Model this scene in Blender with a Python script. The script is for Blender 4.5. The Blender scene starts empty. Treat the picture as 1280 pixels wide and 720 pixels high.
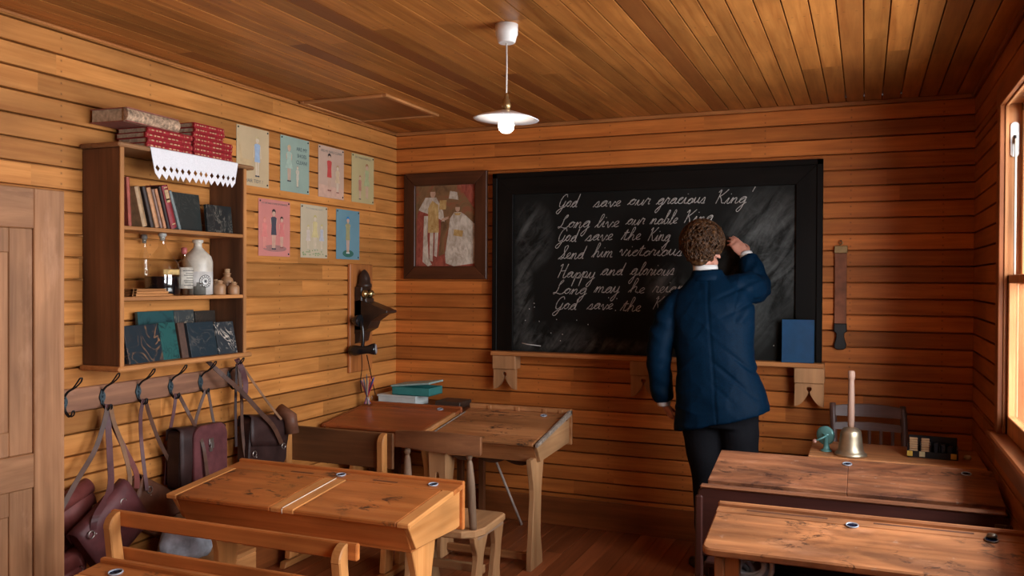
import bpy, bmesh, math, random
from mathutils import Vector, Matrix, noise
rnd = random.Random(7)
scn = bpy.context.scene
COL = scn.collection
# ---------------------------------------------------------------- camera, world, lights
cam_d = bpy.data.cameras.new('camera'); cam = bpy.data.objects.new('camera', cam_d); COL.objects.link(cam)
cam_d.sensor_width = 36.0; cam_d.lens = 1077.6 / 1280 * 36.0; cam_d.clip_start = .02
R_ = Vector((0.92534251, 0.37910406, 0.00462008)); U_ = Vector((-0.00788005, 0.00704799, 0.99994411)); F_ = Vector((-0.37905031, 0.9253272, -0.00950917))
M = Matrix((R_, U_, -F_)).transposed().to_4x4(); M.translation = (2.904, -5.0437, 1.515); cam.matrix_world = M
scn.camera = cam
scn.view_settings.view_transform = 'Standard'; scn.view_settings.look = 'None'
scn.view_settings.gamma = 1.0; scn.view_settings.use_curve_mapping = False
scn.view_settings.exposure = -0.42
W = 3.424; CEIL = 2.49; YF = -6.4
wld = bpy.data.worlds.new('overcast_sky'); scn.world = wld; wld.use_nodes = True
wld.node_tree.nodes['Background'].inputs[0].default_value = (.80, .90, 1.0, 1)
wld.node_tree.nodes['Background'].inputs[1].default_value = 1.6
def area(name, loc, size, power, color, aim):
    d = bpy.data.lights.new(name, 'AREA'); d.shape = 'RECTANGLE'; d.size, d.size_y = size
    d.energy = power; d.color = color
    o = bpy.data.objects.new(name, d); COL.objects.link(o); o.location = loc
    o.rotation_euler = (Vector(aim) - Vector(loc)).to_track_quat('-Z', 'Y').to_euler()
    return o
WIN = [(-2.75, -1.05), (-4.40, -3.35)]           # window openings along the right wall
WZ0, WZ1 = .90, 2.235
area('overcast_daylight', (W + 1.5, -2.4, 1.95), (6.6, 3.3), 1290, (.93, .96, 1.0), (W, -2.4, 1.75))

# ---------------------------------------------------------------- mesh helpers
class MB:
    def __init__(s): s.v = []; s.f = []; s.s = []
    def add(s, vs, fs, smooth=False):
        n = len(s.v); s.v += [Vector(v) for v in vs]
        for f in fs: s.f.append([n + i for i in f]); s.s.append(smooth)
        return s
    def addbm(s, bm, smooth=False, mat=None):
        bm.verts.ensure_lookup_table(); bm.verts.index_update()
        s.add([(mat @ v.co) if mat else v.co.copy() for v in bm.verts], [[v.index for v in f.verts] for f in bm.faces], smooth); bm.free(); return s
    def box(s, x0, x1, y0, y1, z0, z1, b=.003, mat=None, seg=1):
        bm = bmesh.new(); bmesh.ops.create_cube(bm, size=1)
        for v in bm.verts: v.co = Vector((x0 if v.co.x < 0 else x1, y0 if v.co.y < 0 else y1, z0 if v.co.z < 0 else z1))
        if b: bmesh.ops.bevel(bm, geom=bm.edges[:], offset=b, segments=seg, affect='EDGES', profile=.5)
        return s.addbm(bm, False, mat)
    def prism(s, poly, axis, a0, a1, b=.002, mat=None):
        bm = bmesh.new()
        def P(p, a): return {'x': (a, p[0], p[1]), 'y': (p[0], a, p[1]), 'z': (p[0], p[1], a)}[axis]
        A = [bm.verts.new(P(p, a0)) for p in poly]; B = [bm.verts.new(P(p, a1)) for p in poly]
        bm.faces.new(A); bm.faces.new(B[::-1]); n = len(poly)
        for i in range(n): bm.faces.new([A[i], B[i], B[(i + 1) % n], A[(i + 1) % n]])
        bmesh.ops.recalc_face_normals(bm, faces=bm.faces[:])
        if b:
            es = [e for e in bm.edges if (e.verts[0] in A) == (e.verts[1] in A)]
            bmesh.ops.bevel(bm, geom=es, offset=b, segments=1, affect='EDGES', profile=.5)
        return s.addbm(bm, False, mat)
    def loft(s, rings, caps=True, closed=True, smooth=True):
        n = len(rings[0]); vs = [p for r in rings for p in r]; fs = []
        for i in range(len(rings) - 1):
            for j in range(n if closed else n - 1):
                k = (j + 1) % n; fs.append([i*n + j, i*n + k, (i+1)*n + k, (i+1)*n + j])
        s.add(vs, fs, smooth)
        if caps and closed:
            s.add(rings[0], [list(range(n))[::-1]], False); s.add(rings[-1], [list(range(n))], False)
        return s
    def tube(s, pts, r, n=8, caps=True, flat=None, ref=None, smooth=True):
        pts = [Vector(p) for p in pts]; m = len(pts)
        rr = r if isinstance(r, (list, tuple)) else [r] * m
        T = [(pts[min(i+1, m-1)] - pts[max(i-1, 0)]).normalized() for i in range(m)]
        N = Vector(ref) if ref else (Vector((0, 0, 1)) if abs(T[0].z) < .9 else Vector((1, 0, 0)))
        rings = []
        for i in range(m):
            N = N - T[i] * N.dot(T[i])
            if N.length < 1e-6: N = T[i].orthogonal()
            N.normalize(); B = T[i].cross(N); k = flat or 1.0
            rings.append([pts[i] + N * (rr[i] * k * math.cos(a)) + B * (rr[i] * math.sin(a)) for a in [2*math.pi*j/n for j in range(n)]])
        return s.loft(rings, caps, True, smooth)
    def lathe(s, prof, c=(0, 0, 0), n=24, mat=None, caps=True):
        c = Vector(c); rings = []
        for r, z in prof:
            rings.append([c + Vector((r*math.cos(2*math.pi*j/n), r*math.sin(2*math.pi*j/n), z)) for j in range(n)])
        if mat: rings = [[mat @ p for p in q] for q in rings]
        return s.loft(rings, caps)
    def sphere(s, c, r, n=14, mat=None):
        r = r if isinstance(r, (tuple, list)) else (r, r, r); bm = bmesh.new()
        bmesh.ops.create_uvsphere(bm, u_segments=n, v_segments=max(6, n*2//3), radius=1)
        for v in bm.verts: v.co = Vector((v.co.x*r[0], v.co.y*r[1], v.co.z*r[2]))
        T = Matrix.Translation(c); return s.addbm(bm, True, T @ mat if mat else T)
    def strap(s, pts, w, t, side):
        """flat leather strip through pts; side = width direction"""
        pts = [Vector(p) for p in pts]; m = len(pts); rings = []
        for i in range(m):
            T = (pts[min(i+1, m-1)] - pts[max(i-1, 0)]).normalized()
            sd = Vector(side[i] if isinstance(side, list) else side); sd = (sd - T*sd.dot(T)).normalized(); nn = T.cross(sd)
            rings.append([pts[i] + sd*(w/2*a) + nn*(t/2*b) for a, b in ((-1, -1), (1, -1), (1, 1), (-1, 1))])
        return s.loft(rings, True, True, False)
    def xf(s, mat):
        s.v = [mat @ v for v in s.v]; return s
    def build(s, name, mat, parent=None, loc=None, smooth=None):
        r = parent
        while r is not None and r.parent is not None: r = r.parent
        if r is not None: off = r.location.copy()
        elif loc is not None: off = Vector(loc)
        else:
            xs = [v.x for v in s.v]; ys = [v.y for v in s.v]; off = Vector(((min(xs)+max(xs))/2, (min(ys)+max(ys))/2, min(v.z for v in s.v)))
        me = bpy.data.meshes.new(name); me.from_pydata([v - off for v in s.v], [], s.f)
        for p, k in zip(me.polygons, s.s): p.use_smooth = k if smooth is None else smooth
        me.materials.append(mat)
        bm = bmesh.new(); bm.from_mesh(me); bmesh.ops.remove_doubles(bm, verts=bm.verts[:], dist=1e-6); bmesh.ops.recalc_face_normals(bm, faces=bm.faces[:]); bm.to_mesh(me); bm.free()
        o = bpy.data.objects.new(name, me); COL.objects.link(o)
        if r is not None: o.parent = parent
        else: o.location = off
        return o
def smooth_path(pts, n=6):
    P = [Vector(p) for p in pts]; out = []
    for i in range(len(P) - 1):
        a, b, c, d = P[max(i-1, 0)], P[i], P[i+1], P[min(i+2, len(P)-1)]
        for k in range(n):
            t = k / n; out.append(.5*((2*b) + (c-a)*t + (2*a-5*b+4*c-d)*t*t + (3*b-a-3*c+d)*t**3))
    out.append(P[-1]); return out
def tag(o, label=None, cat=None, group=None, kind=None):
    if label: o['label'] = label
    if cat: o['category'] = cat
    if group: o['group'] = group
    if kind: o['kind'] = kind
    return o
def thing(name, label, cat, loc, group=None):
    o = bpy.data.objects.new(name, None); COL.objects.link(o); o.location = loc; o.empty_display_size = .05
    return tag(o, label, cat, group)
def copy_tree(o, loc, parent=None):
    c = o.copy(); COL.objects.link(c); c.parent = parent
    if parent is None: c.location = loc
    for ch in list(o.children): copy_tree(ch, None, c)
    return c
def remesh(mb, voxel, smooth_it=4, deform=None):
    """fuse the overlapping closed pieces of mb into one continuous surface"""
    me = bpy.data.meshes.new('tmp'); me.from_pydata(mb.v, [], mb.f)
    bm = bmesh.new(); bm.from_mesh(me); bmesh.ops.remove_doubles(bm, verts=bm.verts[:], dist=1e-5); bmesh.ops.recalc_face_normals(bm, faces=bm.faces[:]); bm.to_mesh(me); bm.free()
    o = bpy.data.objects.new('tmp', me); COL.objects.link(o)
    m = o.modifiers.new('r', 'REMESH'); m.mode = 'VOXEL'; m.voxel_size = voxel
    if smooth_it:
        k = o.modifiers.new('s', 'SMOOTH'); k.factor = .5; k.iterations = smooth_it
    dg = bpy.context.evaluated_depsgraph_get(); dg.update()
    m2 = bpy.data.meshes.new_from_object(o.evaluated_get(dg))
    bpy.data.objects.remove(o)
    out = MB(); vs = [v.co.copy() for v in m2.vertices]
    if deform: vs = [deform(v, m2.vertices[i].normal.copy()) for i, v in enumerate(vs)]
    out.add(vs, [list(p.vertices) for p in m2.polygons], True)
    bpy.data.meshes.remove(m2); return out
# ---------------------------------------------------------------- materials
class NT:
    def __init__(s, name, rough=.5, color=(.5, .5, .5), metal=0.0, **kw):
        s.m = bpy.data.materials.new(name); s.m.use_nodes = True; s.t = s.m.node_tree
        s.b = s.t.nodes['Principled BSDF']; s.b.inputs['Roughness'].default_value = rough; s.b.inputs['Metallic'].default_value = metal
        s.b.inputs['Base Color'].default_value = (*color, 1)
        for k, v in kw.items(): s.b.inputs[k.replace('_', ' ')].default_value = v
    def n(s, typ, **ins):
        nd = s.t.nodes.new(typ)
        for k, v in ins.items():
            if hasattr(nd, k) and k not in ('Scale',): setattr(nd, k, v)
        return nd
    def link(s, a, b): s.t.links.new(a, b)
    def math(s, op, a, b=None, c=None):
        nd = s.t.nodes.new('ShaderNodeMath'); nd.operation = op
        for i, x in enumerate((a, b, c)):
            if x is None: continue
            if hasattr(x, 'node'): s.link(x, nd.inputs[i])
            else: nd.inputs[i].default_value = x
        return nd.outputs[0]
    def coord(s, scale=(1, 1, 1), rand=True, which='Object'):
        tc = s.t.nodes.new('ShaderNodeTexCoord'); v = tc.outputs[which]
        if rand:
            oi = s.t.nodes.new('ShaderNodeObjectInfo'); ad = s.t.nodes.new('ShaderNodeVectorMath'); ad.operation = 'MULTIPLY_ADD'
            cb = s.t.nodes.new('ShaderNodeCombineXYZ')
            for i in range(3): s.link(oi.outputs['Random'], cb.inputs[i])
            s.link(cb.outputs[0], ad.inputs[0]); ad.inputs[1].default_value = (7.3, 3.1, 5.7); s.link(v, ad.inputs[2]); v = ad.outputs[0]
        mp = s.t.nodes.new('ShaderNodeMapping'); mp.inputs['Scale'].default_value = scale; s.link(v, mp.inputs[0]); return mp.outputs[0]
    def noise(s, vec, scale=5, detail=4, rough=.55, dist=0.0, dim='3D'):
        nd = s.t.nodes.new('ShaderNodeTexNoise'); nd.noise_dimensions = dim; nd.inputs['Scale'].default_value = scale; nd.inputs['Detail'].default_value = detail
        nd.inputs['Roughness'].default_value = rough; nd.inputs['Distortion'].default_value = dist
        s.link(vec, nd.inputs['Vector']); return nd.outputs[0]
    def ramp(s, fac, stops, interp='LINEAR'):
        nd = s.t.nodes.new('ShaderNodeValToRGB'); cr = nd.color_ramp; cr.interpolation = interp
        while len(cr.elements) > 1: cr.elements.remove(cr.elements[-1])
        for i, (p, c) in enumerate(stops):
            e = cr.elements[0] if i == 0 else cr.elements.new(p); e.position = p; e.color = (*c, 1) if len(c) == 3 else c
        s.link(fac, nd.inputs[0]); return nd.outputs[0]
    def mix(s, a, b, fac, mode='MIX'):
        nd = s.t.nodes.new('ShaderNodeMix'); nd.data_type = 'RGBA'; nd.blend_type = mode
        for sk, x in ((nd.inputs[6], a), (nd.inputs[7], b), (nd.inputs[0], fac)):
            if hasattr(x, 'node'): s.link(x, sk)
            else: sk.default_value = (*x, 1) if isinstance(x, (tuple, list)) else x
        return nd.outputs[2]
    def col(s, c): s.link(c, s.b.inputs['Base Color']); return s
    def bump(s, h, strength=.2, dist=.002):
        nd = s.t.nodes.new('ShaderNodeBump'); nd.inputs['Strength'].default_value = strength; nd.inputs['Distance'].default_value = dist
        s.link(h, nd.inputs['Height']); s.link(nd.outputs[0], s.b.inputs['Normal']); return s
_mc = {}
def gray(v): return (v, v, v)
def wood(name, light, dark, axis='x', rough=.42, ink=0.0, wear=0.0, across=26.0, coat=0.0, blot=0.0):
    key = (name, axis)
    if key in _mc: return _mc[key]
    t = NT(name + '_grain_' + axis, rough)
    sc = {'x': (.05, 1, 1), 'y': (1, .05, 1), 'z': (1, 1, .05)}[axis]
    v = t.coord(sc); g = t.noise(v, across, 5, .6, .6)
    c = t.ramp(g, [(.28, dark), (.5, tuple((a+b)/2 for a, b in zip(light, dark))), (.7, light)])
    sc2 = {'x': (.35, 1, 1), 'y': (1, .35, 1), 'z': (1, 1, .35)}[axis]
    v2 = t.coord(sc2); b = t.noise(v2, 6, 3, .5)
    c = t.mix(c, t.ramp(b, [(.3, gray(.55)), (.65, gray(1.15))]), .85, 'MULTIPLY')
    if wear:
        w = t.noise(t.coord(sc2), 11, 6, .65); c = t.mix(c, tuple(min(1, x*1.5+.12) for x in light), t.math('MULTIPLY', t.ramp(w, [(.56, gray(0)), (.72, gray(1))]), wear))
    if ink:
        k = t.noise(t.coord((1, 1.6, 1)), 16, 6, .7, .8); k2 = t.noise(t.coord(), 5, 2, .5)
        c = t.mix(c, (.02, .014, .012), t.math('MULTIPLY', t.math('MULTIPLY', t.ramp(k, [(.53, gray(0)), (.60, gray(1))]), t.ramp(k2, [(.50, gray(0)), (.60, gray(1))])), ink))
    if blot:
        q = t.noise(t.coord(sc2), 5.5, 6, .62, .6); c = t.mix(c, (.045, .018, .014), t.math('MULTIPLY', t.ramp(q, [(.44, gray(0)), (.60, gray(1))]), blot))
        q = t.noise(t.coord((1, 1, 1)), 30, 4, .6); c = t.mix(c, (.55, .42, .32), t.math('MULTIPLY', t.ramp(q, [(.66, gray(0)), (.74, gray(1))]), blot*.5))
    t.col(c); t.bump(g, .12, .0015); t.b.inputs['Specular IOR Level'].default_value = .32
    if coat: t.b.inputs['Coat Weight'].default_value = coat; t.b.inputs['Coat Roughness'].default_value = .25
    _mc[key] = t.m; return t.m
def plain(name, color, rough=.5, metal=0.0, var=.12, scale=20, bump=0.0, **kw):
    if name in _mc: return _mc[name]
    t = NT(name, rough, color, metal, **kw); g = t.noise(t.coord(), scale, 4)
    t.col(t.ramp(g, [(.3, tuple(max(0, c*(1-var*1.5)) for c in color)), (.7, tuple(min(1, c*(1+var)) for c in color))]))
    if bump: t.bump(g, bump, .002)
    _mc[name] = t.m; return t.m
def boards(name, light, dark, pitch, z0, across, along, rough=.5, joint=.6, nails=True, spread=.45, deep=None):
    """varnished boards: every board its own tone; across/along = coordinate indices"""
    t = NT(name, rough); tc = t.t.nodes.new('ShaderNodeTexCoord'); sp = t.t.nodes.new('ShaderNodeSeparateXYZ'); t.link(tc.outputs['Object'], sp.inputs[0])
    z = sp.outputs[across]; u = sp.outputs[along]
    q = t.math('DIVIDE', t.math('SUBTRACT', z, z0), pitch); idn = t.math('FLOOR', q); fr = t.math('FRACT', q)
    def white(x):
        nd = t.t.nodes.new('ShaderNodeTexWhiteNoise'); nd.noise_dimensions = '1D'; t.link(x, nd.inputs['W']); return nd.outputs['Value']
    r1 = white(t.math('ADD', idn, .37)); seg = t.math('FLOOR', t.math('ADD', t.math('MULTIPLY', u, joint), t.math('MULTIPLY', r1, 9.0)))
    r2 = white(t.math('ADD', t.math('MULTIPLY', idn, 13.7), t.math('MULTIPLY', seg, 3.31)))
    cb = t.t.nodes.new('ShaderNodeCombineXYZ'); t.link(t.math('MULTIPLY', u, .05), cb.inputs[0]); t.link(z, cb.inputs[1]); t.link(t.math('MULTIPLY', r2, 40.0), cb.inputs[2])
    g = t.noise(cb.outputs[0], 38, 5, .6, .5)
    cb2 = t.t.nodes.new('ShaderNodeCombineXYZ'); t.link(t.math('MULTIPLY', u, .5), cb2.inputs[0]); t.link(t.math('MULTIPLY', z, 1.6), cb2.inputs[1]); t.link(t.math('MULTIPLY', r2, 17.0), cb2.inputs[2])
    b = t.noise(cb2.outputs[0], 4.5, 4, .55)
    c = t.ramp(g, [(.25, dark), (.5, tuple(.45*a+.55*d for a, d in zip(dark, light))), (.72, light)])
    tone = t.math('ADD', t.math('MULTIPLY', r2, spread), 1.0 - spread*.62)
    c = t.mix(c, t.ramp(b, [(.25, gray(.6)), (.6, gray(1.08))]), .75, 'MULTIPLY')
    cc = t.t.nodes.new('ShaderNodeCombineXYZ'); [t.link(tone, cc.inputs[i]) for i in range(3)]
    c = t.mix(c, cc.outputs[0], 1.0, 'MULTIPLY')
    if deep: c = t.mix(c, deep, t.ramp(r2, [(.80, gray(0)), (.9, gray(.85))]))
    if nails:
        un = t.math('SUBTRACT', t.math('FRACT', t.math('DIVIDE', t.math('ADD', u, .11), .452)), .5)
        du = t.math('MULTIPLY', t.math('ABSOLUTE', un), .452)
        dz = t.math('MULTIPLY', t.math('ABSOLUTE', t.math('SUBTRACT', t.math('ABSOLUTE', t.math('SUBTRACT', fr, .5)), .24)), pitch)
        d = t.math('SQRT', t.math('ADD', t.math('MULTIPLY', du, du), t.math('MULTIPLY', dz, dz)))
        c = t.mix(c, (.03, .015, .008), t.ramp(d, [(.0028, gray(.85)), (.0042, gray(0))]))
    t.col(c); t.bump(g, .1, .0015)
    t.b.inputs['Specular IOR Level'].default_value = .25
    return t.m
# ---------------------------------------------------------------- room shell
PITCH = .0875; ZL = 2.383
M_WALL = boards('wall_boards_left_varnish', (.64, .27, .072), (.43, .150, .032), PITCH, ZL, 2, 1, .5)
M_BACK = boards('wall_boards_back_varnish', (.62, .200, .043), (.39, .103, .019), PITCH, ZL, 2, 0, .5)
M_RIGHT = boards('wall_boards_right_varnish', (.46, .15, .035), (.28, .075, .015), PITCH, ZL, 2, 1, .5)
M_CEIL = boards('ceiling_boards_varnish', (.56, .225, .052), (.30, .092, .018), .0892, 2.534, 0, 1, .42, .25, True, .62, (.16, .045, .012))
M_FLOOR = boards('floor_boards_varnish', (.34, .100, .034), (.18, .048, .016), .105, 0, 0, 1, .32, .5, False, .4)
GAP, DEEP = .0080, .034
def board_wall(name, mat, axis, at, out, u0, u1, holes=(), z_lo=0.0, z_hi=CEIL + .03):
    """weatherboards with real open joints. axis 'x': wall plane x=at, runs along y; out=+1/-1 = room side"""
    mb = MB()
    def P(u, d, z): return (at + out*d, u, z) if axis == 'x' else (u, at + out*d, z)
    ks = [ZL - PITCH*k for k in range(-2, 29)]
    rows = [(max(z_lo, a - PITCH), min(z_hi, a)) for a in ks]; rows = [(a, b) for a, b in rows if b - a > .004]
    def strip(a, b, s0, s1):
        z0, z1 = a + GAP/2, b - GAP/2; c = .002
        q = [P(s0, -DEEP, z0), P(s0, -c, z0), P(s0, 0, z0+c), P(s0, 0, z1-c), P(s0, -c, z1), P(s0, -DEEP, z1)]
        w = [P(s1, -DEEP, z0), P(s1, -c, z0), P(s1, 0, z0+c), P(s1, 0, z1-c), P(s1, -c, z1), P(s1, -DEEP, z1)]
        mb.add(q + w, [[i, i+1, 7+i, 6+i] for i in range(5)] + [[0, 1, 2, 3, 4, 5], [11, 10, 9, 8, 7, 6]])
    def spans(a, b):
        cuts = [(u0, u1)]
        for (h0, h1, hz0, hz1) in holes:
            if b <= hz0 + 1e-4 or a >= hz1 - 1e-4: continue
            cuts = [c for (p, q) in cuts for c in ((p, min(q, h0)), (max(p, h1), q)) if c[1] - c[0] > .01]
        return cuts
    rr = []
    for a, b in rows:
        z = sorted({a, b} | {h for hh in holes for h in hh[2:] if a < h < b})
        for p, q in zip(z, z[1:]): rr.append((p, q))
    for a, b in rr:
        for p, q in spans(a, b):
            strip(a, b, p, q)
            mb.add([P(p, -DEEP, a), P(q, -DEEP, a), P(q, -DEEP, b), P(p, -DEEP, b)], [[0, 1, 2, 3]])
    o = mb.build(name, mat, None, (0, 0, 0)); return tag(o, kind='structure')
board_wall('wall_left', M_WALL, 'x', 0.0, 1, YF - .04, .04)
board_wall('wall_back', M_BACK, 'y', 0.0, -1, -.04, W + .04)
HOLES = [(a - .02, b + .02, WZ0 - .02, WZ1 + .02) for a, b in WIN]
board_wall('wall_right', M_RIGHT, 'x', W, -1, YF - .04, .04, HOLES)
board_wall('wall_front', M_BACK, 'y', YF, 1, -.04, W + .04)
mb = MB()                                          # ceiling boards running towards the chalkboard wall
for k in range(-30, 12):
    x0 = max(-.02, 2.534 + .0892*k);     x1 = min(W + .02, 2.534 + .0892*(k+1))
    if x1 - x0 < .01: continue
    g = .0024; u = .0075            # undercut edges: the joint stays an open slot
    prof = [(x0 + u, CEIL + .034), (x0 + g, CEIL + .001), (x0 + g + .001, CEIL), (x1 - g - .001, CEIL), (x1 - g, CEIL + .001), (x1 - u, CEIL + .034)]
    mb.add([(x, YF - .08, z) for x, z in prof] + [(x, .08, z) for x, z in prof], [[i, i+1, 7+i, 6+i] for i in range(5)])
mb.add([(-.1, YF - .1, CEIL + .034), (W + .1, YF - .1, CEIL + .034), (W + .1, .1, CEIL + .034), (-.1, .1, CEIL + .034)], [[0, 1, 2, 3]])
tag(mb.build('ceiling', M_CEIL, None, (0, 0, 0)), kind='structure')
mb = MB()
for k in range(0, 34):
    x0, x1 = .105*k, min(W + .02, .105*(k+1))
    if x1 - x0 > .01: mb.box(x0 + .001, x1 - .001, YF - .02, .02, -.02, 0, .0015)
mb.add([(-.1, YF - .1, -.021), (W + .1, YF - .1, -.021), (W + .1, .1, -.021), (-.1, .1, -.021)], [[0, 1, 2, 3]])
tag(mb.build('floor', M_FLOOR, None, (0, 0, 0)), kind='structure')
TRIM = lambda ax: wood('trim_varnish', (.44, .17, .05), (.26, .085, .022), ax, .4)
DTRIM = lambda ax: wood('dark_trim_varnish', (.32, .095, .026), (.19, .052, .014), ax, .38)
def trim(name, mat, *boxes):
    m = MB()
    for b in boxes: m.box(*b)
    return tag(m.build(name, mat), kind='structure')
trim('baseboard_back', DTRIM('x'), (0.0, W, -.018, 0, 0, .172))
trim('baseboard_left', DTRIM('y'), (0, .018, YF, -.02, 0, .172))
trim('baseboard_right', DTRIM('y'), (W - .018, W, YF, -.02, 0, .172))
trim('trim_1', wood('cornice_varnish', (.50, .20, .06), (.30, .10, .03), 'x', .4), (0.0, W, -.016, 0, CEIL - .022, CEIL))
trim('trim_2', wood('cornice_varnish', (.50, .20, .06), (.30, .10, .03), 'y', .4), (0, .009, YF, -.017, CEIL - .013, CEIL))
trim('trim_3', DTRIM('y'), (W - .016, W, YF, -.017, CEIL - .022, CEIL))
# ceiling access hatch
h = thing('ceiling_hatch', 'square wooden access hatch framed in pale strips on the ceiling by the left wall', 'hatch', (.29, -.8, CEIL - .012))
MB().box(.045, .55, -1.08, -.51, CEIL - .008, CEIL - .0005, .001).build('panel', wood('hatch_panel', (.30, .10, .028), (.19, .06, .016), 'y'), h)
for b in ((.025, .05, -1.10, -.49), (.545, .57, -1.10, -.49), (.05, .545, -1.10, -1.075), (.05, .545, -.515, -.49)):
    MB().box(b[0], b[1], b[2], b[3], CEIL - .014, CEIL - .0005, .002).build('frame_strip', wood('hatch_strip', (.60, .27, .10), (.42, .17, .055), 'y' if b[1]-b[0] < .1 else 'x'), h)

# ---------------------------------------------------------------- sash windows in the right wall
M_SASH = lambda ax: wood('window_varnish', (.62, .28, .11), (.40, .15, .05), ax, .35)
def glass_mat():
    t = NT('window_glass'); nt = t.t; out = nt.nodes['Material Output']
    tr = nt.nodes.new('ShaderNodeBsdfTransparent'); gl = nt.nodes.new('ShaderNodeBsdfGlossy'); gl.inputs['Roughness'].default_value = .02
    mx = nt.nodes.new('ShaderNodeMixShader'); fr = nt.nodes.new('ShaderNodeFresnel'); fr.inputs[0].default_value = 1.3
    ge = nt.nodes.new('ShaderNodeNewGeometry'); ml = nt.nodes.new('ShaderNodeMath'); ml.operation = 'MULTIPLY_ADD'; ml.inputs[1].default_value = -1; ml.inputs[2].default_value = 1; nt.links.new(ge.outputs['Backfacing'], ml.inputs[0]); m3 = nt.nodes.new('ShaderNodeMath'); m3.operation = 'MULTIPLY'; nt.links.new(fr.outputs[0], m3.inputs[0]); nt.links.new(ml.outputs[0], m3.inputs[1])
    nt.links.new(m3.outputs[0], mx.inputs[0]); nt.links.new(tr.outputs[0], mx.inputs[1]); nt.links.new(gl.outputs[0], mx.inputs[2]); nt.links.new(mx.outputs[0], out.inputs[0])
    return t.m
M_GLASS = glass_mat()
M_STEEL = plain('pale_steel', (.62, .60, .57), .35, .9, .1)
M_CORD = plain('sash_cord_cotton', (.62, .52, .42), .8)
for i, (y0, y1) in enumerate(WIN):
    n = i + 1; xo = W + .15
    w = bpy.data.objects.new('window_%d' % n, None); COL.objects.link(w); w.location = (W, (y0+y1)/2, WZ0); tag(w, kind='structure')
    m = MB(); m.box(W - .001, xo, y1, y1 + .02, WZ0, WZ1 + .02); m.box(W - .001, xo, y0 - .02, y0, WZ0, WZ1 + .02); m.box(W - .001, xo, y0, y1, WZ1, WZ1 + .02)
    m.box(W + .0, W + .012, y1 - .010, y1, WZ0, WZ1, .002); m.box(W + .0, W + .012, y0, y0 + .010, WZ0, WZ1, .002); m.box(W + .0, W + .012, y0, y1, WZ1 - .010, WZ1, .002)
    m.build('jamb', M_SASH('z'), w)
    m = MB(); m.box(W - .02, W, y1 - .004, y1 + .075, WZ0 - .02, WZ1 + .08); m.box(W - .02, W, y0 - .075, y0 + .004, WZ0 - .02, WZ1 + .08)
    m.build('casing', DTRIM('z'), w)
    MB().box(W - .021, W, y0 - .09, y1 + .09, WZ1 - .004, WZ1 + .085).build('head_casing', DTRIM('y'), w)
    MB().box(W - .05, xo, y0 - .09, y1 + .09, WZ0 - .028, WZ0, .006).build('sill', DTRIM('y'), w)
    MB().box(W - .018, W, y0 - .075, y1 + .075, WZ0 - .12, WZ0 - .028).build('apron', DTRIM('y'), w)
    zm = 1.525
    def sash(nm, x, za, zb, low):
        s = MB(); s.box(x, x + .035, y0 + .002, y0 + .036, za, zb); s.box(x, x + .035, y1 - .036, y1 - .002, za, zb)
        s.box(x, x + .035, y0, y1, za, za + (.075 if low else .035)); s.box(x, x + .035, y0, y1, zb - .035, zb)
        f = s.build(nm, M_SASH('z'), w)
        MB().box(x + .014, x + .018, y0 + .03, y1 - .03, za + .03, zb - .03, 0).build('glass', M_GLASS, f)
    sash('lower_sash', W + .014, WZ0, zm + .02, True)
    sash('upper_sash', W + .058, zm - .02, WZ1, False)
    p = MB(); q = (W + .034, y1 - .003, 2.09)
    p.prism([(q[0] - .016 + .016*(1-math.cos(a)) if False else q[0] + .016*math.cos(a), q[2] + (.055 if math.sin(a) > 0 else -.055) + .016*math.sin(a)) for a in [2*math.pi*k/20 for k in range(20)]], 'y', q[1] - .004, q[1] + .003, .0008)
    pl_ = p.build('pulley_plate', M_STEEL, w); pl_['label'] = 'pale steel sash pulley plate'
    MB().lathe([(.004, -.003), (.018, -.003), (.014, 0), (.018, .003), (.004, .003)], (0, 0, 0), 16, Matrix.Translation((q[0], q[1] - .008, q[2])) @ Matrix.Rotation(math.pi/2, 4, 'Y')).build('pulley_wheel', plain('dark_iron', (.05, .05, .055), .5, .6), pl_)
    MB().tube([(q[0], q[1] - .026, q[2]), (q[0], q[1] - .024, 1.8), (q[0], q[1] - .024, zm + .02)], .0045, 6).build('sash_cord', M_CORD, w)
# ---------------------------------------------------------------- door leaf folded back against the left wall
DW = lambda ax: wood('old_door_wood', (.44, .205, .090), (.27, .115, .045), ax, .6, 0, .2, 34)
dr = bpy.data.objects.new('door_1', None); COL.objects.link(dr); dr.location = (.13, -3.6, 0.02); tag(dr, kind='structure')
Td = Matrix.Translation((.155, -3.62, .02)) @ Matrix.Rotation(math.radians(-4.9), 4, 'Z')   # local y along the leaf, x = thickness
def dbox(*bs, b=.003):
    m = MB()
    for q in bs: m.box(*q, b=b)
    return m.xf(Td)
DL, DH, sw = .835, 1.805, .115
dbox((-.02, .02, DL - sw, DL, 0, DH)).build('stile', DW('z'), dr); dbox((-.02, .02, 0, sw, 0, DH)).build('stile', DW('z'), dr)
for a, b in ((DH - .14, DH), (.765, .885), (0, .2)): dbox((-.0195, .0195, sw, DL - sw, a, b)).build('rail', DW('y'), dr)
for a, b in ((.2, .765), (.885, DH - .14)):
    f = dbox((-.012, .012, sw + .085, DL - sw - .085, a, a + .085), (-.012, .012, sw + .085, DL - sw - .085, b - .085, b), (-.012, .012, sw, sw + .085, a, b), (-.012, .012, DL - sw - .085, DL - sw, a, b)).build('panel_moulding', DW('z'), dr)
    dbox((-.006, .006, sw + .075, DL - sw - .075, a + .075, b - .075)).build('panel', DW('z'), dr)
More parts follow.
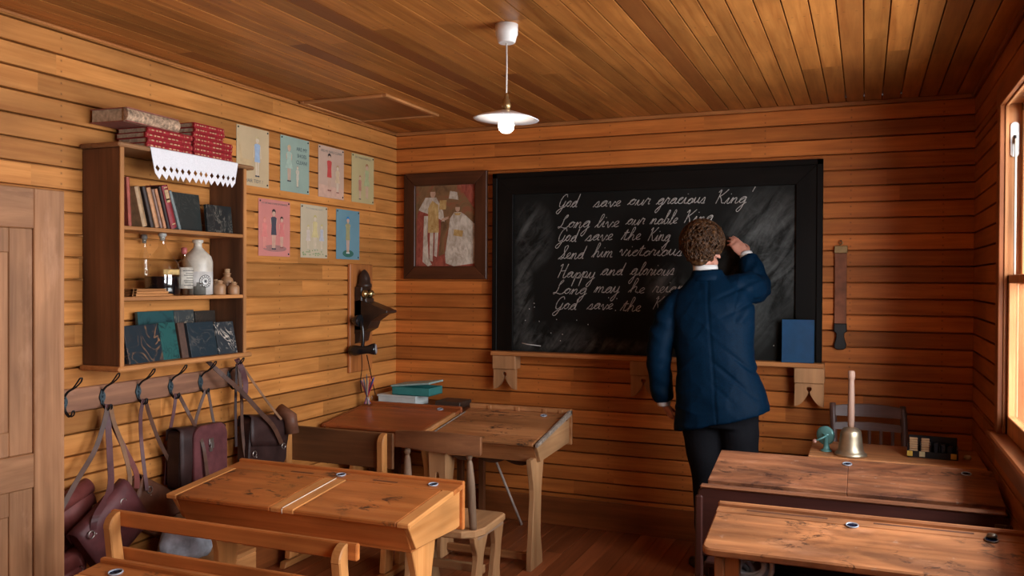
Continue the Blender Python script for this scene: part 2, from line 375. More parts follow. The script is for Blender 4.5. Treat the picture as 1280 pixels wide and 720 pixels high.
# ---------------------------------------------------------------- wall cabinet (open shelves)
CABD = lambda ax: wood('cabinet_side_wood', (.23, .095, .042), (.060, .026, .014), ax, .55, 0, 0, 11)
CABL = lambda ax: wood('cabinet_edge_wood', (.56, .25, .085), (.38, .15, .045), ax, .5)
CY0, CY1, CX = -2.50, -1.758, .205
cab = thing('wall_cabinet', 'open wooden wall cabinet with shelves of old books and bottles above the coat hooks', 'shelf', (.1, -2.13, 1.145))
for y in (CY0, CY1 - .018):
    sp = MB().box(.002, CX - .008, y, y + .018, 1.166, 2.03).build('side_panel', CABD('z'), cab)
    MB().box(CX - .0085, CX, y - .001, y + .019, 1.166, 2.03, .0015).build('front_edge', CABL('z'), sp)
for z in (1.722, 1.440):
    MB().box(.004, CX - .004, CY0 + .017, CY1 - .017, z - .016, z, .002).build('shelf', CABL('y'), cab)
MB().box(.002, CX + .012, CY0 - .018, CY1 + .045, 2.030, 2.048, .006).build('top_board', wood('cabinet_top_wood', (.36, .18, .08), (.2, .09, .04), 'y', .5), cab)
MB().box(.002, CX + .012, CY0 - .018, CY1 + .032, 1.146, 1.167, .006).build('bottom_board', CABL('y'), cab)
# ---- books
PAGE = plain('aged_paper_edges', (.50, .40, .28), .85, 0, .25, 60)
def cloth(name, c, rough=.6): return plain(name, c, rough, 0, .18, 45, .15)
GOLD = plain('faded_gilt', (.62, .42, .22), .45, .3)
RED = cloth('red_book_cloth', (.34, .022, .028), .45)
def book(label, loc, sx, sy, sz, cover, spine='x', group=None, rot=None, gilt=True, name='book', plain_spine=False):
    """lying book: spine face on +x, boards sx deep (x), sy long (y), sz thick (z), at loc = centre of its bottom"""
    b = thing(name, label, 'book', loc, group); x, y, z = loc; t = .0025
    m = MB(); m.box(x - sx/2, x + sx/2, y - sy/2, y + sy/2, z, z + t, .0008); m.box(x - sx/2, x + sx/2, y - sy/2, y + sy/2, z + sz - t, z + sz, .0008)
    n = 8; arc = [(x + sx/2 - .006 + .008*math.sin(math.pi*k/n), z + .0003 + (sz - .0006)*k/n) for k in range(n + 1)]
    m.prism([(x + sx/2 - .010, z + .0003), *arc, (x + sx/2 - .010, z + sz - .0003)], 'y', y - sy/2, y + sy/2, 0)
    m.build('cover', cover, b)
    MB().box(x - sx/2 + .005, x + sx/2 - .009, y - sy/2 + .004, y + sy/2 - .004, z + t, z + sz - t, 0).build('pages', PAGE, b)
    if gilt:
        g = MB(); xs = x + sx/2 + .0016
        for a, w_, h_ in ((-.40, .05, .5), (-.31, .03, .55), (-.24, .05, .45), (-.15, .03, .5), (.0, .05, .5), (.09, .06, .45), (.17, .04, .5), (.37, .035, .5), (-.465, .006, .9), (.30, .005, .9), (.46, .006, .9)):
            g.box(xs, xs + .001, y + a*sy - w_*sy/2, y + a*sy + w_*sy/2, z + sz*(.5 - h_*.28), z + sz*(.5 + h_*.28), 0)
        g.build('gilt_title', GOLD, b)
    if rot is not None: b.rotation_euler = rot
    return b
zt = 2.0485
ords = ['lowest', 'second', 'third', 'fourth', 'fifth', 'sixth', 'topmost']
jit = [(.0, .0), (.002, .003), (-.003, -.002), (.001, .004), (.004, -.003), (-.002, .002), (.003, 0)]
for k in range(4):
    book('red gilt-titled volume, %s of the four-high stack under the big worn ledger' % (ords[k] if k < 3 else 'top'), (.108 + jit[k][0], -2.226 + jit[k][1], zt + k*.0212), .165, .255, .021, RED, group='red volumes on the wall cabinet')
for k in range(7):
    w_ = .245 if k < 4 else .19; yy = -1.966 if k < 4 else -1.990
    book('red gilt-titled volume, %s of the tall stack beside the posters' % (ords[k] + ('' if k in (0, 6) else ' from the bottom')), (.108 + jit[6-k][0], yy + jit[k][1], zt + k*.0212), .165, w_, .021, RED, group='red volumes on the wall cabinet')
OLD = plain('worn_tan_spine', (.46, .30, .19), .9, 0, .45, 70, .6); OLDR = cloth('faded_red_board', (.30, .10, .07), .7)
lg = thing('ledger', 'big worn ledger with cracked tan spine lying on top of the red books', 'book', (.10, -2.335, zt + .086))
x0, x1, y0, y1, z0, z1 = -.0, .205, -2.475, -2.180, zt + .086, zt + .142
mr = Matrix.Translation((.10, -2.33, 0)) @ Matrix.Rotation(math.radians(3), 4, 'Z') @ Matrix.Translation((-.10, 2.33, 0))
mb = MB().box(.012, .2, y0, y1, z0, z0 + .004, .001).box(.012, .2, y0, y1, z1 - .004, z1, .001); mb.xf(mr).build('boards', OLDR, lg)
sp = [( .185 + .022*math.sin(math.pi*k/10)**.6, z0 - .0005 + (z1 - z0 + .001)*k/10) for k in range(11)]
MB().prism([(.18, z0 - .0005), *sp, (.18, z1 + .0005)], 'y', y0 - .001, y1 + .001, .002).xf(mr).build('spine', OLD, lg)
MB().box(.018, .184, y0 + .006, y1 - .006, z0 + .004, z1 - .004, 0).xf(mr).build('pages', PAGE, lg)
# ---- lace cloth over the front edge of the top
LACE = plain('white_lace_cotton', (.80, .78, .80), .9, 0, .06, 200, .2)
mb = MB(); ya, yb = -2.362, -1.835; n = 14; xw = CX + .0145; zA = 2.0498
def dr_x(y, d): return xw + .004*math.sin(y*38) * d / .12 + .006*d/.12
def Lp(y, d):
    f = (y - ya)/(yb - ya); skew = (1 - f)*.028*d/.13 - f*.03*d/.13
    return (dr_x(y, d), y + skew, 2.046 - d*(1 - .08*f))
def grid(d0, d1, nd, ny=42):
    vs = [Lp(ya + (yb - ya)*j/ny, d0 + (d1 - d0)*i/nd) for i in range(nd+1) for j in range(ny+1)]
    mb.add(vs, [[i*(ny+1)+j, i*(ny+1)+j+1, (i+1)*(ny+1)+j+1, (i+1)*(ny+1)+j] for i in range(nd) for j in range(ny)], False)
mb.add([(.15, ya, zA), (.15, yb, zA), (xw - .006, yb, zA), (xw - .006, ya, zA), (xw, yb, 2.046), (xw, ya, 2.046)], [[0, 1, 2, 3], [3, 2, 4, 5]])
grid(0, .060, 3)
cw = (yb - ya)/n
for i in range(n):
    c0, c1 = ya + i*cw, ya + (i+1)*cw; cm = (c0+c1)/2; d0, d1 = .060, .102; dm = .081
    A, B, C_, D = Lp(c0, d0), Lp(c1, d0), Lp(c1, d1), Lp(c0, d1); N, E_, S_, W_ = Lp(cm, d0+.007), Lp(c1 - .007, dm), Lp(cm, d1-.007), Lp(c0 + .007, dm)
    mb.add([A, B, C_, D, N, E_, S_, W_], [[0, 1, 4], [1, 2, 5], [2, 3, 6], [3, 0, 7], [0, 4, 7], [1, 5, 4], [2, 6, 5], [3, 7, 6]])
    mb.add([D, C_, Lp(cm, d1 + .024)], [[0, 1, 2]])
o = mb.build('lace_runner', LACE, None, (CX, -2.1, 1.93)); sol = o.modifiers.new('thickness', 'SOLIDIFY'); sol.thickness = .0012
tag(o, 'white lace runner with zigzag hem hanging over the top of the wall cabinet', 'cloth')
# ---- upper shelf: leaning books then two dark covers
def upright(label, y0, lean, th, h, d, cover, z=1.7225, x=.185, name='book', gilt=False, pages=True, group='books on the upper cabinet shelf'):
    """standing book, spine on +x; y0 = foot of its left face, lean = how far the head tips to -y"""
    a = math.atan2(lean, h); b = thing(name, label, 'book', (x, y0, z), group)
    T = Matrix.Translation((x, y0, z)) @ Matrix.Rotation(a, 4, 'X')
    t = .0022; m = MB(); m.box(-d, 0, 0, t, 0, h, .0006); m.box(-d, 0, th - t, th, 0, h, .0006)
    n = 6; m.prism([(-.006, .0002)] + [(-.004 + .006*math.sin(math.pi*k/n), .0002 + (th - .0004)*k/n) for k in range(n+1)] + [(-.006, th - .0002)], 'z', 0, h, 0)
    m.xf(T).build('cover', cover, b)
    if pages: MB().box(-d + .004, -.007, t, th - t, .003, h - .004, 0).xf(T).build('pages', PAGE, b)
    if gilt:
        g = MB()
        for zz, hh in ((.86, .012), (.74, .03), (.66, .012), (.62, .004), (.95, .004), (.1, .004)): g.box(.0012, .003, th*.2, th*.8, h*zz - hh/2, h*zz + hh/2, 0)
        g.xf(T).build('gilt_title', GOLD, b)
    return b
ys = [(-2.476, .012, .016, .195, (.36, .075, .045), 'thin upright rust-red book at the left end of the upper cabinet shelf'),
      (-2.392, .045, .026, .165, (.40, .25, .13), 'tan book with a frayed spine leaning second from the left on the upper shelf'),
      (-2.347, .05, .018, .170, (.045, .026, .02), 'near-black book leaning between the tan and the orange book'),
      (-2.322, .052, .021, .168, (.50, .24, .11), 'pale orange book leaning in the middle of the upper shelf row'),
      (-2.294, .052, .010, .165, (.30, .19, .15), 'thin mottled booklet leaning beside the pale orange book'),
      (-2.276, .055, .015, .168, (.48, .21, .10), 'slim rust-orange book leaning against the dark book'),
      (-2.254, .055, .012, .180, (.035, .02, .018), 'thin black book leaning just left of the thick crimson one'),
      (-2.235, .058, .033, .185, (.27, .025, .03), 'thick crimson book with gilt bands leaning on the upper shelf'),
      (-2.190, .062, .014, .170, (.20, .23, .22), 'grey-blue thin book at the right end of the leaning row')]
for k, (y, ln, th, h, c, lb) in enumerate(ys):
    upright(lb, y + .035 - (.012 if k else 0), ln, th, h, .12, cloth('upper_book_cloth_%s' % 'abcdefghi'[k], c), gilt=(k == 7))
def swirl(name, base, line, amount, scale=9, rough=.35):
    if name in _mc: return _mc[name]
    t = NT(name, rough); v = t.coord(); w = t.noise(v, scale, 3, .5, 2.2)
    s1 = t.math('ABSOLUTE', t.math('SUBTRACT', t.math('FRACT', t.math('MULTIPLY', w, 6.0)), .5))
    msk = t.ramp(s1, [(.0, gray(1)), (.10, gray(.45)), (.2, gray(0))]); blot = t.ramp(t.noise(v, 10, 3), [(.42, gray(.05)), (.6, gray(1))])
    t.col(t.mix(base, line, t.math('MULTIPLY', t.math('MULTIPLY', msk, blot), amount))); _mc[name] = t.m; return t.m
def slab_book(label, y0, y1, z, h, x, lean, cover, edge, th=.016, yaw=0.0, group='marbled books', name='marbled_book'):
    """book standing with its front cover facing the room, leaning back against what is behind it"""
    b = thing(name, label, 'book', (x, (y0+y1)/2, z), group); w_ = y1 - y0
    T = Matrix.Translation((x, (y0+y1)/2, z)) @ Matrix.Rotation(yaw, 4, 'Z') @ Matrix.Rotation(-lean, 4, 'Y')
    m = MB(); m.box(-.0025, 0, -w_/2, w_/2, 0, h, .001); m.box(-th, -th + .0025, -w_/2, w_/2, 0, h, .001); m.box(-th, 0, -w_/2 - .002, -w_/2 + .002, 0, h, .001)
    m.xf(T).build('cover', cover, b); MB().box(-th + .0025, -.0025, -w_/2 + .002, w_/2 - .004, .004, h - .004, 0).xf(T).build('pages', edge, b); return b
DK = plain('dark_page_edges', (.06, .045, .04), .8)
slab_book('black marbled book standing face-out right of the leaning row on the upper shelf', -2.145, -1.955, 1.7225, .172, .120, .12, swirl('black_marble', (.022, .026, .024), (.07, .07, .06), .8), DK, group='dark books on the upper shelf')
slab_book('small black book with grey swirls at the right end of the upper shelf', -1.950, -1.785, 1.7225, .130, .150, .10, swirl('black_grey_marble', (.016, .018, .018), (.17, .15, .12), .9, 11), DK, group='dark books on the upper shelf')
B0 = 1.1675
slab_book('teal marbled book standing in the back row of the bottom shelf', -2.255, -2.050, B0, .205, .062, .1, swirl('teal_marble', (.018, .070, .074), (.005, .016, .02), 1.0, 5), DK)
slab_book('pale-swirled marbled book in the middle of the back row, bottom shelf', -2.045, -1.925, B0, .205, .062, .1, swirl('slate_marble', (.045, .05, .05), (.42, .35, .25), .9, 8), DK)
slab_book('small dark brown book at the right of the back row on the bottom shelf', -1.915, -1.785, B0, .198, .062, .1, swirl('brown_marble', (.030, .022, .017), (.10, .07, .045), .8, 8), DK)
slab_book('navy book with tan swirls at the left of the bottom shelf front row', -2.425, -2.215, B0, .158, .165, .22, swirl('navy_tan_marble', (.016, .026, .034), (.30, .15, .07), .9, 5), DK, .022, .10)
slab_book('narrow teal-green marbled book, second from the left on the bottom shelf', -2.222, -2.125, B0, .160, .155, .2, swirl('green_marble', (.02, .095, .088), (.003, .010, .012), 1.0, 7), DK, .02, .05)
slab_book('narrow brown book edge in the middle of the bottom shelf front row', -2.118, -2.078, B0, .156, .16, .2, cloth('brown_book_cloth', (.085, .04, .025)), DK, .02, .0)
slab_book('plain blue-black marbled book right of centre in the bottom shelf front row', -2.078, -1.905, B0, .155, .172, .2, swirl('blueblack_marble', (.017, .029, .038), (.11, .10, .09), .8, 4), DK, .022, .05)
slab_book('navy book with dense white swirls at the right end of the bottom shelf', -1.905, -1.79 + .008, B0, .150, .175, .2, swirl('white_marble', (.028, .034, .040), (.62, .53, .43), 1.0, 9), DK, .018, .0)
# ---- middle shelf: bottles, pots, slates
def gl(name, c, rough=.05):
    t = NT(name, rough, c, 0.0, Transmission_Weight=1.0, IOR=1.45); return t.m
CLEAR = gl('clear_bottle_glass', (.93, .95, .93)); 
S = 1.4403
def thin(name, a=.72):
    t = NT(name); nt = t.t; tr = nt.nodes.new('ShaderNodeBsdfTransparent'); gg = nt.nodes.new('ShaderNodeBsdfGlossy'); gg.inputs['Roughness'].default_value = .08
    mx = nt.nodes.new('ShaderNodeMixShader'); fr = nt.nodes.new('ShaderNodeFresnel'); fr.inputs[0].default_value = 1.5; tr.inputs[0].default_value = (a, a, a*.97, 1)
    ge = nt.nodes.new('ShaderNodeNewGeometry'); m3 = nt.nodes.new('ShaderNodeMath'); m3.operation = 'MULTIPLY'; iv = nt.nodes.new('ShaderNodeMath'); iv.operation = 'SUBTRACT'; iv.inputs[0].default_value = 1
    nt.links.new(ge.outputs['Backfacing'], iv.inputs[1]); nt.links.new(fr.outputs[0], m3.inputs[0]); nt.links.new(iv.outputs[0], m3.inputs[1]); nt.links.new(m3.outputs[0], mx.inputs[0]); nt.links.new(tr.outputs[0], mx.inputs[1]); nt.links.new(gg.outputs[0], mx.inputs[2]); nt.links.new(mx.outputs[0], nt.nodes['Material Output'].inputs[0]); return t.m
THIN = thin('thin_bottle_glass', .97); THIN.node_tree.nodes['Fresnel'].inputs[0].default_value = 1.95; CORK = plain('cork', (.45, .27, .14), .9, 0, .3, 80); INK = plain('black_ink', (.004, .004, .006), .12)
b = thing('glass_bottle', 'slim clear glass bottle with a stopper behind the big ink flask', 'bottle', (.027, -2.205, S))
MB().lathe([(.002, .001), (.020, .001), (.022, .008), (.022, .15), (.019, .175), (.010, .20), (.009, .235), (.013, .24)], (.027, -2.205, S), 20).build('bottle_body', THIN, b)
MB().lathe([(.008, .225), (.010, .243), (.014, .246), (.012, .262), (.002, .264)], (.027, -2.205, S), 16).build('stopper', plain('grey_glass_stopper', (.20, .19, .17), .25), b)
FX, FY = .128, -2.205
b = thing('ink_flask', 'large glass flask half full of black ink on the middle cabinet shelf', 'bottle', (FX, FY, S))
MB().lathe([(.002, .001), (.068, .001), (.072, .010), (.072, .112), (.066, .135), (.040, .175), (.017, .205), (.013, .245), (.019, .25)], (FX, FY, S), 28).build('bottle_body', THIN, b)
MB().lathe([(.002, .004), (.067, .004), (.0695, .012), (.0695, .082), (.002, .082)], (FX, FY, S), 28).build('ink', INK, b)
MB().lathe([(.010, .235), (.0125, .252), (.018, .256), (.016, .272), (.002, .274)], (FX, FY, S), 16).build('stopper', plain('pale_glass_stopper', (.42, .40, .36), .2), b)
def wraplabel(nm, c, r, z0, z1, a0, a1, mat, par, n=14):
    vs = []; 
    for i in range(n + 1):
        a = a0 + (a1 - a0)*i/n
        for z in (z0, z1): vs.append((c[0] + r*math.cos(a), c[1] + r*math.sin(a), c[2] + z))
    o = MB().add(vs, [[2*i, 2*i+2, 2*i+3, 2*i+1] for i in range(n)], True).build(nm, mat, par); o.modifiers.new('t', 'SOLIDIFY').thickness = .0006; return o
o = wraplabel('paper_label', (FX, FY, S), .0728, .090, .112, -.75, .45, plain('yellowed_label', (.62, .42, .16), .8, 0, .25, 60), b); o['label'] = 'yellowed paper label'
b = thing('medicine_bottle', 'small square-labelled bottle with a red stopper between flask and stone bottle', 'bottle', (.135, -2.085, S))
MB().lathe([(.002, .001), (.034, .001), (.037, .006), (.037, .120), (.031, .135), (.011, .160), (.009, .185), (.012, .19)], (.135, -2.085, S), 20).build('bottle_body', THIN, b)
MB().lathe([(.008, .18), (.013, .19), (.013, .208), (.002, .211)], (.135, -2.085, S), 14).build('stopper', plain('red_sealing_wax', (.42, .10, .09), .4), b)
o = wraplabel('paper_label', (.135, -2.085, S), .0376, .03, .122, -1.3, 1.1, plain('cream_label', (.60, .55, .46), .8, 0, .2, 50), b); o['label'] = 'cream printed paper label'
tx = MB()
for k, (zz, wd) in enumerate(((.108, .9), (.096, .6), (.088, .8), (.076, .5), (.064, .85), (.056, .7), (.044, .8))):
    for q in range(7):
        a = -.1 + (q - 3)*.26*wd; tx.box(-.0004, .0006, -.0045*wd, .0045*wd, -.0016, .0016, 0, Matrix.Translation((.135 + .0380*math.cos(a), -2.085 + .0380*math.sin(a), S + zz)) @ Matrix.Rotation(a, 4, 'Z'))
tx.build('printing', plain('grey_print', (.10, .09, .085), .8), o)
ST = plain('salt_glaze_stoneware', (.58, .52, .43), .35, 0, .1, 30)
b = thing('stoneware_bottle', 'tall cream stoneware bottle with a round printed emblem on the middle shelf', 'bottle', (.105, -1.968, S))
MB().lathe([(.002, .0), (.060, .0), (.065, .006), (.065, .15), (.058, .175), (.030, .202), (.019, .215), (.017, .232), (.024, .238), (.024, .248), (.012, .25), (.002, .245)], (.105, -1.968, S), 28).build('bottle_body', ST, b)
em = MB(); cx = (.105, -1.968, S + .062)
def onb(a, z): return (cx[0] + .0655*math.cos(a), cx[1] + .0655*math.sin(a), cx[2] + z)
for rr_ in (.028, .017):
    em.tube([onb(-.3 + rr_/.065*math.cos(t), rr_*math.sin(t)) for t in [2*math.pi*k/20 for k in range(21)]], .0013, 5)
for k in range(14):
    t = 2*math.pi*k/14; em.tube([onb(-.3 + .0195/.065*math.cos(t), .0195*math.sin(t)), onb(-.3 + .0255/.065*math.cos(t), .0255*math.sin(t))], .0014, 5)
for k in range(4):
    t = math.pi*k/4; em.tube([onb(-.3 - .009/.065*math.cos(t), -.009*math.sin(t)), onb(-.3 + .009/.065*math.cos(t), .009*math.sin(t))], .0013, 5)
em.build('round_emblem', plain('black_print', (.03, .03, .035), .6), b)['label'] = 'round black printed emblem'
lo = wraplabel('lower_glaze', (.105, -1.968, S), .0653, .004, .105, -1.57, 1.57, plain('white_glaze', (.66, .64, .60), .3), b); lo['label'] = 'whiter glazed lower half'
b = thing('glass_inkwell', 'short pale green glass inkwell in front of the stoneware bottle', 'inkwell', (.188, -2.045, S))
MB().box(.167, .204, -2.068, -2.022, S + .0002, S + .040, .004).lathe([(.016, .040), (.014, .046), (.014, .056), (.017, .057), (.010, .057)], (.186, -2.045, S), 14).build('well_body', thin('green_inkwell_glass', .55), b)
TC = plain('terracotta_stoneware', (.36, .19, .09), .45, 0, .18, 25)
for (y, x, r, h, cork, lb) in ((-1.895, .165, .028, .062, False, 'squat brown stoneware ink pot right of the cream stone bottle'),
                         (-1.875, .05, .020, .10, True, 'corked brown ink bottle partly hidden behind the squat pots'),
                         (-1.842, .095, .024, .066, False, 'squat brown ink pot standing second back on the middle shelf'),
                         (-1.812, .175, .027, .055, False, 'low brown ink pot in front of the tall corked one'),
                         (-1.792, .12, .030, .100, True, 'tall corked brown ink bottle at the right end of the middle shelf')):
    b = thing('ink_pot', lb, 'ink pot', (x, y, S), 'brown stoneware ink pots')
    MB().lathe([(.002, 0), (r*.95, 0), (r, .004), (r, h*.62), (r*.85, h*.75), (r*.5, h*.83), (r*.5, h*.93), (r*.62, h*.95), (r*.62, h), (r*.4, h), (.002, h*.97)], (x, y, S), 18).build('pot_body', TC, b)
    if cork: MB().lathe([(r*.38, h*.95), (r*.45, h + .02), (.002, h + .021)], (x, y, S), 12).build('cork', CORK, b)
    else: MB().lathe([(r*.38, h*.9), (r*.40, h + .004), (.002, h + .005)], (x, y, S), 12).build('cork', CORK, b)
for k, lb in enumerate(('bottom slate of the small stack at the left of the middle shelf', 'middle slate of the small stack at the left of the middle shelf', 'top slate of the small stack at the left of the middle shelf')):
    b = thing('writing_slate', 'wood-framed ' + lb, 'slate', (.125, -2.31 + .004*k, S + .0105*k), 'stacked slates'); x0, x1, y0, y1, z = .05 + .003*k, .195 - .004*k, -2.43 + .006*k, -2.195 - .003*k, S + .0002 + .0105*k
    m = MB(); [m.box(*q, z, z + .010, .002) for q in ((x0, x1, y0, y0 + .02), (x0, x1, y1 - .02, y1), (x0, x0 + .02, y0, y1), (x1 - .02, x1, y0, y1))]
    m.build('frame', CABL('y'), b); MB().box(x0 + .01, x1 - .01, y0 + .01, y1 - .01, z + .003, z + .007, 0).build('slate_panel', plain('slate', (.04, .04, .045), .6), b)
# ---------------------------------------------------------------- hook rail
rail = thing('coat_hook_rail', 'worn mauve-brown board of six double coat hooks under the wall cabinet', 'coat rack', (.01, -2.1, .985))
MB().box(.001, .022, -2.72, -1.556, .985, 1.078, .004).build('backboard', wood('rail_wood', (.40, .185, .10), (.18, .080, .050), 'y', .55, 0, .25), rail)
IRON = plain('black_wrought_iron', (.018, .018, .020), .4, .5); CASTB = plain('blue_grey_cast_plate', (.055, .085, .10), .45, .4, .3, 60)
HY = [-2.605, -2.424, -2.236, -2.050, -1.862, -1.668]
for y in HY:
    hk = MB(); x = .024
    for s_ in (-.5, .5):                                           # looped upper wire
        hk.tube(smooth_path([(x + .004, y + .004*s_, 1.052), (x + .022, y + .006*s_, 1.072), (x + .055, y + .010*s_, 1.090), (x + .080, y + .017*s_, 1.112), (x + .090, y + .011*s_, 1.127), (x + .092, y, 1.129)], 5), .0032, 6)
        hk.tube(smooth_path([(x + .004, y + .003*s_, 1.010), (x + .012, y + .006*s_, .990), (x + .030, y + .009*s_, .976), (x + .046, y + .013*s_, .984), (x + .050, y + .008*s_, .998), (x + .051, y, 1.0)], 5), .0030, 6)
    H_ = hk.build('hook', IRON, rail)
    p = MB(); p.prism([(y + .013*math.cos(a)*(1 + .18*math.cos(4*a)), 1.030 + .032*math.sin(a)*(1 + .1*math.cos(3*a))) for a in [2*math.pi*k/24 for k in range(24)]], 'x', .0225, .029, .001)
    for dz in (-.018, .0, .018): p.sphere((.030, y, 1.03 + dz), .0055, 8)
    p.build('back_plate', CASTB, H_)['label'] = 'blue-grey cast back plate'
# ---------------------------------------------------------------- satchels
def leather(name, c, rough=.45): return plain(name, c, rough, 0, .25, 14, .12, Specular_IOR_Level=.22)
L_RED = leather('oxblood_leather', (.16, .040, .034)); L_BRN = leather('brown_leather', (.15, .062, .036)); L_PUR = leather('plum_leather', (.125, .040, .042)); L_DK = leather('dark_brown_leather', (.038, .018, .016))
L_TAN = leather('tan_strap_leather', (.24, .12, .06), .6); BUCK = plain('buckle_steel', (.55, .53, .5), .3, .95); CLOTHG = plain('grey_blue_canvas', (.46, .50, .56), .85, 0, .3, 18, .4)
def rounded(w_, h, r, n=5):
    out = []
    for cx, cz, a0 in ((w_/2 - r, h/2 - r, 0), (-w_/2 + r, h/2 - r, 90), (-w_/2 + r, -h/2 + r, 180), (w_/2 - r, -h/2 + r, 270)):
        for k in range(n + 1):
            a = math.radians(a0 + 90*k/n); out.append((cx + r*math.cos(a), cz + r*math.sin(a)))
    return out
def satchel(label, c, w_, h, th, tilt, mat, flap=.55, loc=None, yaw=0, pitch=0, clasp=True, strapmat=None, roll=False, rings=((.3, .15), (-.3, .15))):
    """flat school satchel whose front faces the room (+x); tilt turns it in the wall plane"""
    s = thing('satchel', label, 'satchel', c, 'leather satchels on the hook rail')
    T = Matrix.Translation(c) @ Matrix.Rotation(yaw, 4, 'Z') @ Matrix.Rotation(pitch, 4, 'Y') @ Matrix.Rotation(tilt, 4, 'X')
    def soft(m):                                                   # sag: bulge the middle a little
        for v in m.v:
            k = max(0, 1 - (2*v.y/w_)**2)*max(0, 1 - (2*v.z/h)**2)
            v.x += .010*k*(1 if v.x > 0 else -.4) + .004*math.sin(v.y*21 + v.z*13)
        return m.xf(T)
    m = MB(); rings_ = []
    out = rounded(w_, h, .035, 6)
    for x, k in ((-th/2, .96), (-th/2 + .005, 1), (th/2 - .005, 1), (th/2, .96)): rings_.append([Vector((x, y*k, z*k)) for y, z in out])
    m.loft(rings_, True, True, False)
    soft(m).build('body', mat, s)
    fl = MB(); fo = []                                             # flap folding over the top and down the front
    zb = h/2 - h*flap; nn = 12; path = [(-th/2 - .004, h/2 - .05), (-th/2 - .003, h/2 - .004), (-th/4, h/2 + .008), (th/4, h/2 + .009), (th/2 + .003, h/2 - .003), (th/2 + .006, h/2 - .05), (th/2 + .007, (h/2 + zb)/2), (th/2 + .005, zb + .03), (th/2 + .004, zb)]
    rows = []
    for i, (x, z) in enumerate(path):
        k = 1.0 if i < len(path) - 2 else (.985 if i == len(path) - 2 else .90)
        rows.append([Vector((x + .004*math.sin(j*.9 + i)*(i > 4), (-.5 + j/nn)*(w_ + .006)*k, z)) for j in range(nn + 1)])
    fl.loft(rows, False, False, True); o = soft(fl).build('flap', mat, s); sm = o.modifiers.new('t', 'SOLIDIFY'); sm.thickness = .003
    if clasp:
        q = MB(); q.box(th/2 + .010, th/2 + .016, -.016, .016, zb + .010, zb + .045, .003); q.box(th/2 + .016, th/2 + .021, -.009, .009, zb + .016, zb + .032, .002); q.tube([(th/2 + .018, -.012, zb + .0), (th/2 + .020, 0, zb - .012), (th/2 + .018, .012, zb + 0)], .002, 6)
        q.xf(T).build('clasp', BUCK, s)
    if roll:
        q = MB(); q.tube([(.0, -w_/2 - .004, h/2 + .006), (.0, w_/2 + .004, h/2 + .006)], .034, 16); q.xf(T).build('rolled_top', mat, s)
    for (ry, rz) in rings:
        p = T @ Vector((th/2 + .012, ry*w_, rz*h)); q = MB(); q.tube([p + Matrix.Rotation(tilt, 3, 'X') @ Vector((.0, .014*math.cos(a), .014*math.sin(a))) for a in [2*math.pi*k/14 for k in range(15)]], .0026, 6); q.sphere(T @ Vector((th/2 + .008, ry*w_ + .02, rz*h - .016)), .004, 8)
        q.build('strap_ring', BUCK, s)
    return s
S_BRN = leather('strap_brown_leather', (.095, .042, .026)); S_PUR = leather('strap_plum_leather', (.11, .038, .040))
def straps(s, mat, *defs):
    for pts, w_ in defs: MB().strap(smooth_path(pts, 6), w_*.72, .003, (0.35, 1, 0)).build('strap', mat, s)
def mats(s, *defs):
    for mt, pts, w_ in defs: mt = S_BRN if mt is L_BRN else (S_PUR if mt is L_PUR else mt); MB().strap(smooth_path(pts, 6), w_*.72, .003, (0.35, 1, 0)).build('strap', mt, s)
# two bags on the second hook
a = satchel('oxblood satchel with a rolled top hanging leftmost, half hidden behind the door', (.042, -2.60, .535), .27, .21, .035, math.radians(20), L_RED, roll=True, clasp=False, rings=((.42, .12),))
mats(a, (L_BRN, [(.058, -2.426, 1.002), (.062, -2.445, .94), (.07, -2.50, .83), (.08, -2.60, .72), (.09, -2.70, .60)], .026), (L_PUR, [(.060, -2.426, 1.002), (.064, -2.43, .92), (.10, -2.455, .80), (.15, -2.50, .68), (.185, -2.60, .60), (.185, -2.612, .552)], .034))
a = satchel('large plum satchel hanging tilted on its corner behind the near bench', (.150, -2.495, .528), .285, .225, .055, math.radians(33), L_PUR, flap=.97, clasp=False, rings=((-.36, .35), (.26, .31)))
mats(a, (L_TAN, [(.066, -2.420, 1.0), (.072, -2.410, .93), (.115, -2.400, .82), (.160, -2.41, .70), (.185, -2.465, .636)], .024), (L_RED, [(.060, -2.424, 1.0), (.064, -2.405, .92), (.09, -2.375, .82), (.14, -2.36, .72), (.17, -2.385, .66)], .030))
a = satchel('brown satchel slumped low behind the left desk, third hook from the door', (.060, -2.165, .50), .36, .19, .05, math.radians(-32), L_BRN, flap=.75, clasp=False, rings=((-.35, .3),))
mats(a, (L_PUR, [(.060, -2.240, 1.0), (.055, -2.252, .93), (.055, -2.248, .82), (.08, -2.255, .70), (.11, -2.27, .62)], .022), (L_BRN, [(.060, -2.232, 1.0), (.055, -2.20, .92), (.06, -2.15, .80), (.07, -2.08, .68), (.09, -2.01, .60)], .022))
a = satchel('dark plum upright satchel with a steel clasp hanging beside the left desk', (.095, -1.965, .705), .285, .27, .075, math.radians(-3), L_DK, flap=.995, clasp=False, rings=())
